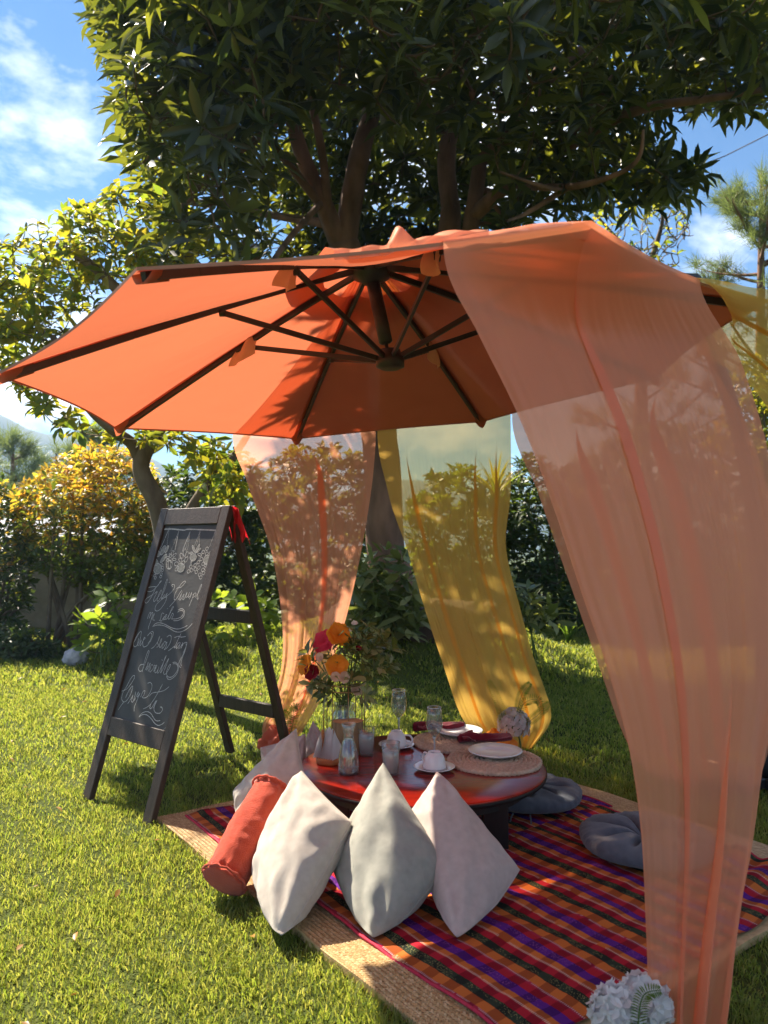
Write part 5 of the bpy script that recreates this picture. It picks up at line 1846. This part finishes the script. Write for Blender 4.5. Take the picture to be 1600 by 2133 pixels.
def cup_set(lc, ls, c, rs, handle):
    s = MB().lathe([(0, .004), (rs * .5, .003), (rs * .55, 0), (rs * .6, .004), (rs * .95, .017), (rs, .0205), (rs * .97, .022), (rs * .6, .009), (rs * .5, .007), (0, .007)], c, 48).build('saucer', M['china'], None, True, c)
    tag(s, ls, 'saucer', 'white saucers')
    z = Vector((0, 0, .011))
    rc_ = rs * .56
    h = .078
    cu = thing('cup', c + z, lc, 'cup', 'white cups turned upside down')
    MB().lathe([(rc_, 0), (rc_ * 1.0, .008), (rc_ * .96, .03), (rc_ * .84, .055), (rc_ * .66, .069), (rc_ * .55, .072), (rc_ * .55, h), (rc_ * .5, h), (rc_ * .47, .073), (0, .072), (rc_ * .4, .067), (rc_ * .78, .052), (rc_ * .9, .03), (rc_ * .95, .006)], c + z, 44).build('cup_body', M['china'], cu)
    d = Vector((math.cos(handle), math.sin(handle), 0))
    P = smooth_line([c + z + d * rc_ * .9 + Vector((0, 0, .014)), c + z + d * (rc_ + .02) + Vector((0, 0, .012)), c + z + d * (rc_ + .033) + Vector((0, 0, .032)), c + z + d * (rc_ + .02) + Vector((0, 0, .056)), c + z + d * rc_ * .78 + Vector((0, 0, .057))], 6)
    MB().tube(P, .0052, 8).build('handle', M['china'], cu)


cup_set('white cup upside down on the far saucer with handle out', 'white saucer under the far upturned cup', on_table(826, 1557), .097, -.25)
cup_set('white cup upside down on the near saucer', 'white saucer under the near upturned cup', on_table(905, 1604), .1, 2.2)


def candle_glass(label, c, h, r):
    t = thing('candle_glass', c, label, 'candle', 'white candles in glasses')
    MB().lathe([(r * .86, 0), (r * .88, .004), (r * .95, h * .5), (r * 1.05, h), (r * 1.0, h), (r * .9, h * .5), (r * .82, .012), (0, .012)], c, 36).build('glass', M['glass'], t)
    MB().lathe([(0, .013), (r * .81, .013), (r * .89, h * .5), (r * .93, h * .74), (r * .9, h * .755), (0, h * .75)], c, 32).build('candle_wax', M['wax'], t)
    MB().tube([c + Vector((0, 0, h * .74)), c + Vector((.001, 0, h * .8))], .0012, 5).build('wick', M['metal_dark'], t)


candle_glass('white candle in a glass standing beside the log', on_table(763, 1573), .142, .043)
candle_glass('white candle in a glass behind the middle pillow tip', on_table(814, 1613), .152, .043)

# carafe
c = on_table(726, 1611)
cf = thing('carafe', c, 'clear glass carafe of water in front of the wood log', 'carafe')
MB().lathe([(.044, 0), (.05, .006), (.051, .03), (.047, .085), (.036, .13), (.0255, .165), (.023, .185), (.027, .21), (.035, .236), (.034, .236), (.0255, .21), (.021, .185), (.024, .164), (.0345, .129), (.0455, .085), (.049, .03), (.044, .01), (0, .009)], c, 40).build('glass_body', M['glass'], cf)
mw, n_, l_, p_, o_ = base_mat('water')
p_.inputs['Transmission Weight'].default_value = 1
p_.inputs['IOR'].default_value = 1.33
p_.inputs['Roughness'].default_value = 0.0
p_.inputs['Base Color'].default_value = (1, .97, .96, 1)
MB().lathe([(0, .0105), (.043, .0105), (.0482, .03), (.0447, .085), (.0337, .129), (.0258, .155), (0, .155)], c, 32).build('water', mw, cf)

# paper napkins in a wooden holder
c = on_table(686, 1588)
nh = thing('napkin_holder', c, 'small wooden holder full of white paper napkins at the table edge', 'napkin holder')
MB().lathe([(0, 0), (.062, 0), (.066, .006), (.066, .024), (.06, .03), (0, .03)], c, 36).build('wooden_base', M['wood_or'], nh)
for sg_ in (-1, 1):
    MB().beam(c + Vector((.022 * sg_ - .004, -.012 - .005 * sg_, .028)), c + Vector((.026 * sg_ - .006, -.012, .165)), .012, .022, w1=.007, t1=.014).build('wooden_prong', M['wood_or'], nh, False)
for k in range(9):
    x = -.036 + .009 * k
    m = MB()
    hh = .135 + .02 * rnd.random()
    sk = rnd.uniform(-.01, .012)
    m.grid(lambda u, v: c + Matrix.Rotation(-.5, 3, 'Z') @ Vector((x + sk * v + .006 * math.sin(u * 5 + k) * v + (.02 * (k - 4) / 4) * (1 - v), -.062 + .118 * u * (1 - .35 * v) + .02 * v, .03 + (hh - .13 * abs(u - .4)) * v)), 8, 8)
    m.build('paper_napkin', M['paper'], nh)

# log slice
c = on_table(725, 1568)
lg = thing('wood_log', c, 'short bark covered log with sawn orange top beside the vase', 'log')
m = MB()
def logf(u, v):
    a = u * 2 * math.pi
    r = .076 * (1 + .06 * math.sin(a * 2 + 1) + .03 * mnoise.noise((math.cos(a) * 3, math.sin(a) * 3, v * 4)) + .02 * math.sin(a * 17 + v * 3))
    return c + Vector((r * math.cos(a), r * .86 * math.sin(a), .165 * v))
m.grid(logf, 60, 10)
m.build('bark', M['log_bark'], lg)
m = MB()
m.grid(lambda u, v: c + Vector((logf(u, 1).x - c.x, logf(u, 1).y - c.y, 0)) * (v * 1.03) + Vector((0, 0, .166 + .004 * (1 - v))), 60, 8)
m.build('sawn_top', surf('sawn', (.5, .2, .06), (.66, .32, .12), 18, .6, .3, 60), lg)

# ------------------------------------------------------------------ vase with flowers
c = on_table(717, 1558)
st = thing('wire_stand', c, 'brass wire stand holding the flower jar', 'stand')
RW = .112
for z in (.315, .345, .02):
    pts = [c + Vector((RW * math.cos(a), RW * math.sin(a), z)) for a in np.linspace(0, 2 * math.pi, 41)]
    MB().tube(pts, .0035, 6, False).build('wire_ring', M['brass'], st)
for k in range(8):
    a = k * math.pi / 4 + .25
    MB().tube([c + Vector((RW * math.cos(a), RW * math.sin(a), .0)), c + Vector((RW * math.cos(a), RW * math.sin(a), .345))], .0032, 6).build('wire_upright', M['brass'], st)
jr = thing('glass_jar', c, 'clear glass jar of flower stems inside the wire stand', 'jar')
MB().lathe([(.06, 0.003), (.068, .012), (.07, .05), (.07, .15), (.062, .19), (.055, .2), (.055, .235), (.058, .238), (.053, .238), (.052, .2), (.059, .188), (.067, .15), (.067, .05), (.06, .014), (0, .012)], c, 40).build('jar_body', M['glass'], jr)
MB().lathe([(0, .015), (.059, .015), (.0655, .05), (.0655, .12), (0, .12)], c, 30).build('jar_water', mw, jr)

PET = {'orange': ((.85, .25, .012), (.95, .4, .03)), 'pink': ((.6, .02, .06), (.8, .08, .16)), 'crimson': ((.2, .004, .012), (.32, .008, .022)), 'cream': ((.75, .5, .36), (.85, .65, .5)), 'lime': ((.5, .55, .16), (.65, .68, .3)), 'white': ((.75, .75, .68), (.85, .83, .78))}
for k, (a_, b_) in PET.items():
    M['petal_' + k] = surf('petal_' + k, a_, b_, 25, .6, .2, 120, spec=.2, trans=.45, transc=b_)


def blossom(mb, c, axis, r, layers, per, cup, seed):
    g = random.Random(seed)
    axis = Vector(axis).normalized()
    e1 = axis.orthogonal().normalized(); e2 = axis.cross(e1)
    for ly in range(layers):
        q = (ly + 1) / layers
        for k in range(per):
            a0 = 2 * math.pi * (k + .5 * (ly % 2)) / per + g.uniform(-.2, .2)
            open_ = cup * (.25 + .75 * q) + g.uniform(-.12, .12)
            rl = r * (.45 + .55 * q) * g.uniform(.88, 1.1)
            d = e1 * math.cos(a0) + e2 * math.sin(a0); s = axis.cross(d)
            ph = g.uniform(0, 6)
            def f(u, v):
                x = (u - .5) * 2
                w = rl * (.62 if per < 7 else .5) * (math.sin(math.pi * min(1, v * .62 + .12))) ** .8
                th = (1.5 - open_ * 1.35) * (1 - .35 * v)
                out = math.cos(th) * v * rl; upw = math.sin(th) * v * rl
                ruff = .06 * rl * math.sin(x * 7 + ph) * v * v
                return c + d * (out - .18 * rl * x * x * (1 - v * .5) * (1 if cup < .8 else .3)) + s * (x * w) + axis * (upw + ruff + .08 * rl * x * x)
            mb.grid(f, 6, 5)


FL_ = [  # px, py, Y, radius, colour, layers, petals, openness, facing
    (676, 1338, 4.14, .062, 'pink', 3, 6, .85, (-.3, -.8, .5)), (706, 1323, 4.12, .07, 'orange', 2, 6, 1.0, (.5, -.7, .5)), (637, 1386, 4.10, .058, 'orange', 1, 5, 1.0, (-.8, -.5, .3)),
    (652, 1400, 4.08, .045, 'crimson', 4, 6, .6, (-.3, -.9, .2)), (703, 1386, 4.08, .058, 'orange', 2, 5, .9, (.1, -.9, .2)), (700, 1409, 4.05, .03, 'cream', 3, 6, .7, (-.2, -.9, .1)), (717, 1411, 4.04, .032, 'cream', 3, 6, .7, (.3, -.9, .1)),
    (745, 1353, 4.12, .022, 'crimson', 3, 5, .3, (.3, -.6, .6)), (768, 1407, 4.08, .028, 'lime', 2, 5, .35, (.8, -.4, .1)), (758, 1380, 4.1, .024, 'lime', 2, 5, .4, (.3, -.6, .6)), (742, 1435, 4.1, .035, 'cream', 3, 6, .7, (.4, -.8, .1)), (738, 1300, 4.16, .02, 'white', 2, 5, .6, (.1, -.5, .8)), (668, 1369, 4.09, .026, 'cream', 2, 6, .6, (-.4, -.8, .3))]
bq = thing('flower_bouquet', c + Vector((0, 0, .02)), 'bouquet of orange pink and crimson flowers with green leaves on the table', 'flowers')
neck = c + Vector((0, 0, .22))
stem = MB()
for k, (px, py, Y, r, colr, ly, per, cup, face) in enumerate(FL_):
    p = at(px, py, Y)
    m = MB()
    blossom(m, p, face, r, ly, per, cup, k)
    m.build('blossom', M['petal_' + colr], bq)
    fv = Vector(face).normalized()
    MB().tube(smooth_line([c + Vector((rnd.uniform(-.035, .035), rnd.uniform(-.035, .035), .03)), neck + Vector((rnd.uniform(-.03, .03), rnd.uniform(-.03, .03), 0)), p - fv * r * .9 - Vector((0, 0, .03)), p], 5), .0026, 5).build('stem', M['green_stem'], bq)
    if cup > .9:
        MB().tube([p, p + fv * r * .75], [.003, .005], 6).build('stamen', M['petal_lime'], bq)
# variegated sprigs
tips = [(800, 1338, 4.15), (815, 1352, 4.13), (790, 1320, 4.2), (765, 1305, 4.22), (812, 1385, 4.1), (785, 1390, 4.08), (775, 1350, 4.1), (745, 1320, 4.18), (760, 1335, 4.15), (735, 1345, 4.15), (690, 1360, 4.12), (665, 1420, 4.06), (640, 1360, 4.12), (720, 1350, 4.12), (680, 1445, 4.1), (765, 1445, 4.08), (650, 1425, 4.08), (730, 1415, 4.06), (755, 1365, 4.1)]
for q in tips:
    t = at(*q)
    MB().tube(smooth_line([neck + Vector((rnd.uniform(-.03, .03), rnd.uniform(-.03, .03), 0)), neck.lerp(t, .55) + Vector((0, 0, .03)), t], 5), [.0028] * 10 + [.0015], 5).build('stem', M['green_stem'], bq)
    ct = np.array([tuple(t), tuple(t - (t - neck) * .16)])
    axs = np.array([tuple((t - neck).normalized())] * 2)
    pos, d, n, L, W = whorls(ct, axs, 8, .082, .45, wl=.42)
    leaf_objects('sprig', pos, d, n, L, W, M['leaf_varieg'], bq, droops=(.5, 1.0))


# ------------------------------------------------------------------ hydrangeas and ferns at the curtain feet
M['floret'] = surf('floret', (.7, .62, .6), (.82, .76, .64), 20, .6, .1, 90, trans=.35, transc=(.75, .72, .8))
M['floret_dry'] = surf('floret_dry', (.5, .44, .42), (.62, .55, .52), 20, .7, .1, 90, trans=.25, transc=(.6, .5, .45))
fm = MB()
for k in range(4):
    a = k * math.pi / 2 + .3
    d = Vector((math.cos(a), math.sin(a), 0)); s = Vector((-d.y, d.x, 0))
    fm.grid(lambda u, v: d * v + s * ((u - .5) * 1.05 * math.sin(math.pi * min(1, v * .68 + .14)) ** .7) + Vector((0, 0, .28 * v * v + .18 * abs(u - .5) + .05 * k)), 4, 4)
fm.add([(0.09 * math.cos(q), .09 * math.sin(q), .12) for q in np.linspace(0, 5.2, 6)], [(0, 1, 2, 3, 4, 5)])
FLO = {}
for key in ('floret', 'floret_dry'):
    me = bpy.data.meshes.new('floret')
    me.from_pydata(fm.V, [], fm.F)
    me.polygons.foreach_set('use_smooth', np.ones(len(me.polygons), bool))
    me.materials.append(M[key])
    FLO[key] = me


def hydrangea(label, c, r, n, size, key, ground, seed):
    g = random.Random(seed)
    root = thing('hydrangea_bloom', ground, label, 'flower', 'hydrangea blooms at the curtain feet')
    MB().tube(smooth_line([Vector(ground), (Vector(ground) + c) / 2 + Vector((.02, .02, 0)), c], 4), .006, 6).build('stem', M['green_stem'], root)
    heart = MB()
    heart.lathe([(0, -r * .55), (r * .5, -r * .3), (r * .6, 0), (r * .5, r * .35), (0, r * .55)], c, 14)
    heart.build('flower_core', M['green_stem'], root)
    for i in range(n):
        z = 1 - 1.55 * (i + .5) / n
        a = i * 2.39996
        d = Vector((math.sqrt(max(0, 1 - z * z)) * math.cos(a), math.sqrt(max(0, 1 - z * z)) * math.sin(a), z))
        p = c + d * r * g.uniform(.85, 1.05)
        o = bpy.data.objects.new('floret', FLO[key])
        o.parent = root
        q = (d + Vector((g.uniform(-.3, .3), g.uniform(-.3, .3), g.uniform(-.2, .3)))).to_track_quat('Z', 'Y')
        s = size * g.uniform(.8, 1.2)
        o.matrix_basis = Matrix.Translation(p - Vector(ground)) @ q.to_matrix().to_4x4() @ Matrix.Rotation(g.uniform(0, 6), 4, 'Z') @ Matrix.Scale(s, 4)
        COL.objects.link(o)
    return root


def frond(root, pts, w, mat='fern', n=26):
    P = smooth_line(pts, 8)
    MB().tube(P, np.linspace(.0035, .001, len(P)).tolist(), 5).build('frond_stalk', M['green_stem'], root)
    pos, d, nn, L, W = [], [], [], [], []
    for i in range(n):
        q = .08 + .9 * i / n
        j = q * (len(P) - 1); a = int(j)
        p = P[a].lerp(P[min(a + 1, len(P) - 1)], j - a)
        t = (P[min(a + 1, len(P) - 1)] - P[max(a - 1, 0)]).normalized()
        sd = t.cross(Vector((0, -.9, .45))).normalized()
        for sgn in (-1, 1):
            pos.append(tuple(p)); dd = (sd * sgn + t * .35); d.append(tuple(dd)); nn.append(tuple(t.cross(sd)))
            L.append(w * math.sin(math.pi * (.12 + .85 * q)) ** .6); W.append(w * .16)
    bulk_leaves('frond_leaflets', np.array(pos), np.array(d), np.array(nn), np.array(L), np.array(W), M[mat], root, kind='stuff')


def fern(label, ground, fronds, w):
    root = thing('fern_sprig', ground, label, 'fern')
    for f in fronds: frond(root, f, w)


gk = gnd(1070, 1552)
hydrangea('faded hydrangea bloom at the foot of the yellow curtain', at(1070, 1510, 5.08), .1, 110, .02, 'floret_dry', Vector((gk.x, 5.1, 0)), 1)
fern('fern fronds standing in the foot of the yellow curtain', Vector((gk.x + .02, 5.1, 0)),
     [[at(1050, 1510, 5.06), at(1040, 1470, 5.04), at(1018, 1415, 5.02)], [at(1078, 1500, 5.06), at(1092, 1465, 5.03), at(1120, 1458, 5.0), at(1130, 1490, 4.98)], [at(1090, 1510, 5.06), at(1120, 1490, 5.02), at(1145, 1462, 5.0)], [at(1078, 1480, 5.06), at(1088, 1445, 5.04), at(1105, 1422, 5.03)]], .04)
# orange knot of cloth tying the yellow curtain
M['orange_cloth'] = surf('orange_cloth', (.75, .26, .02), (.85, .36, .04), 20, .7, .4, 90, trans=.4, transc=(.9, .35, .03))
kc = at(1040, 1530, 5.1); kc.z = .06
kn = MB()
def knot(u, v):
    a, b = u * 2 * math.pi, v * math.pi
    d = Vector((math.cos(a) * math.sin(b), math.sin(a) * math.sin(b), math.cos(b)))
    k = 1 + .22 * math.sin(a * 5 + 3 * b) * math.sin(b) + .25 * mnoise.noise(d * 2.3)
    q = kc + Vector((d.x * .115 * k, d.y * .07 * k, max(d.z * .085 * k, -.055)))
    if d.z > .4 and -2.9 < a - math.pi - 0 < .6: q += Vector((-.03, 0, .05)) * (d.z - .4)
    return q
kn.grid(knot, 50, 30)
tag(kn.build('cloth_knot', M['orange_cloth'], None, True, Vector((kc.x, kc.y, 0))), 'orange cloth knot tying down the yellow curtain', 'cloth')
kc2 = at(580, 1548, 5.15); kc2.z = .07
kc = kc2
kn = MB(); kn.grid(knot, 50, 30)
M['coral_cloth'] = surf('coral_cloth', (.6, .12, .06), (.72, .2, .1), 20, .7, .4, 90, trans=.4, transc=(.8, .2, .1))
tag(kn.build('cloth_knot', M['coral_cloth'], None, True, Vector((kc.x, kc.y, 0))), 'coral cloth knot at the foot of the curtain behind the chalkboard', 'cloth')
g2 = gnd(615, 1530)
fern('small fern sprig at the foot of the peach curtain behind the chalkboard', Vector((g2.x, 5.05, 0)), [[Vector((g2.x, 5.05, .02)), at(612, 1500, 5.0), at(612, 1472, 5.0), at(640, 1478, 5.0)], [Vector((g2.x, 5.05, .02)), at(600, 1500, 5.02), at(590, 1480, 5.02)]], .035)
# near right
hg = Vector((.70, 2.06, 0))
hydrangea('white and pale blue hydrangea bloom at the bottom right by the front curtain', at(1282, 2112, 2.06), .054, 36, .029, 'floret', hg, 3)
hydrangea('small pale hydrangea bloom just behind the bottom right bloom', at(1345, 2085, 2.14), .055, 34, .028, 'floret', Vector((.76, 2.16, 0)), 4)
fern('curled fern frond beside the bottom right hydrangea', Vector((.73, 2.0, 0)), [[at(1332, 2190, 2.0), at(1330, 2120, 2.0), at(1342, 2072, 1.99), at(1378, 2062, 1.98)]], .028)


# ------------------------------------------------------------------ air
def haze_box():
    m = bpy.data.materials.new('haze')
    m.use_nodes = True
    n, l = m.node_tree.nodes, m.node_tree.links
    n.remove(n['Principled BSDF'])
    v = n.new('ShaderNodeVolumePrincipled')
    v.inputs['Color'].default_value = (.5, .72, 1, 1)
    v.inputs['Density'].default_value = .0007
    v.inputs['Anisotropy'].default_value = .2
    l.new(v.outputs[0], n['Material Output'].inputs['Volume'])
    b = MB()
    x, y0, y1, z0, z1 = 720, -70, 720, -16, 150
    V = [(-x, y0, z0), (x, y0, z0), (x, y1, z0), (-x, y1, z0), (-x, y0, z1), (x, y0, z1), (x, y1, z1), (-x, y1, z1)]
    b.add(V, [(0, 3, 2, 1), (4, 5, 6, 7), (0, 1, 5, 4), (1, 2, 6, 5), (2, 3, 7, 6), (3, 0, 4, 7)])
    o = b.build('haze', m, None, False)
    tag(o, 'thin blue air between the garden and the hills', kind='stuff')


haze_box()
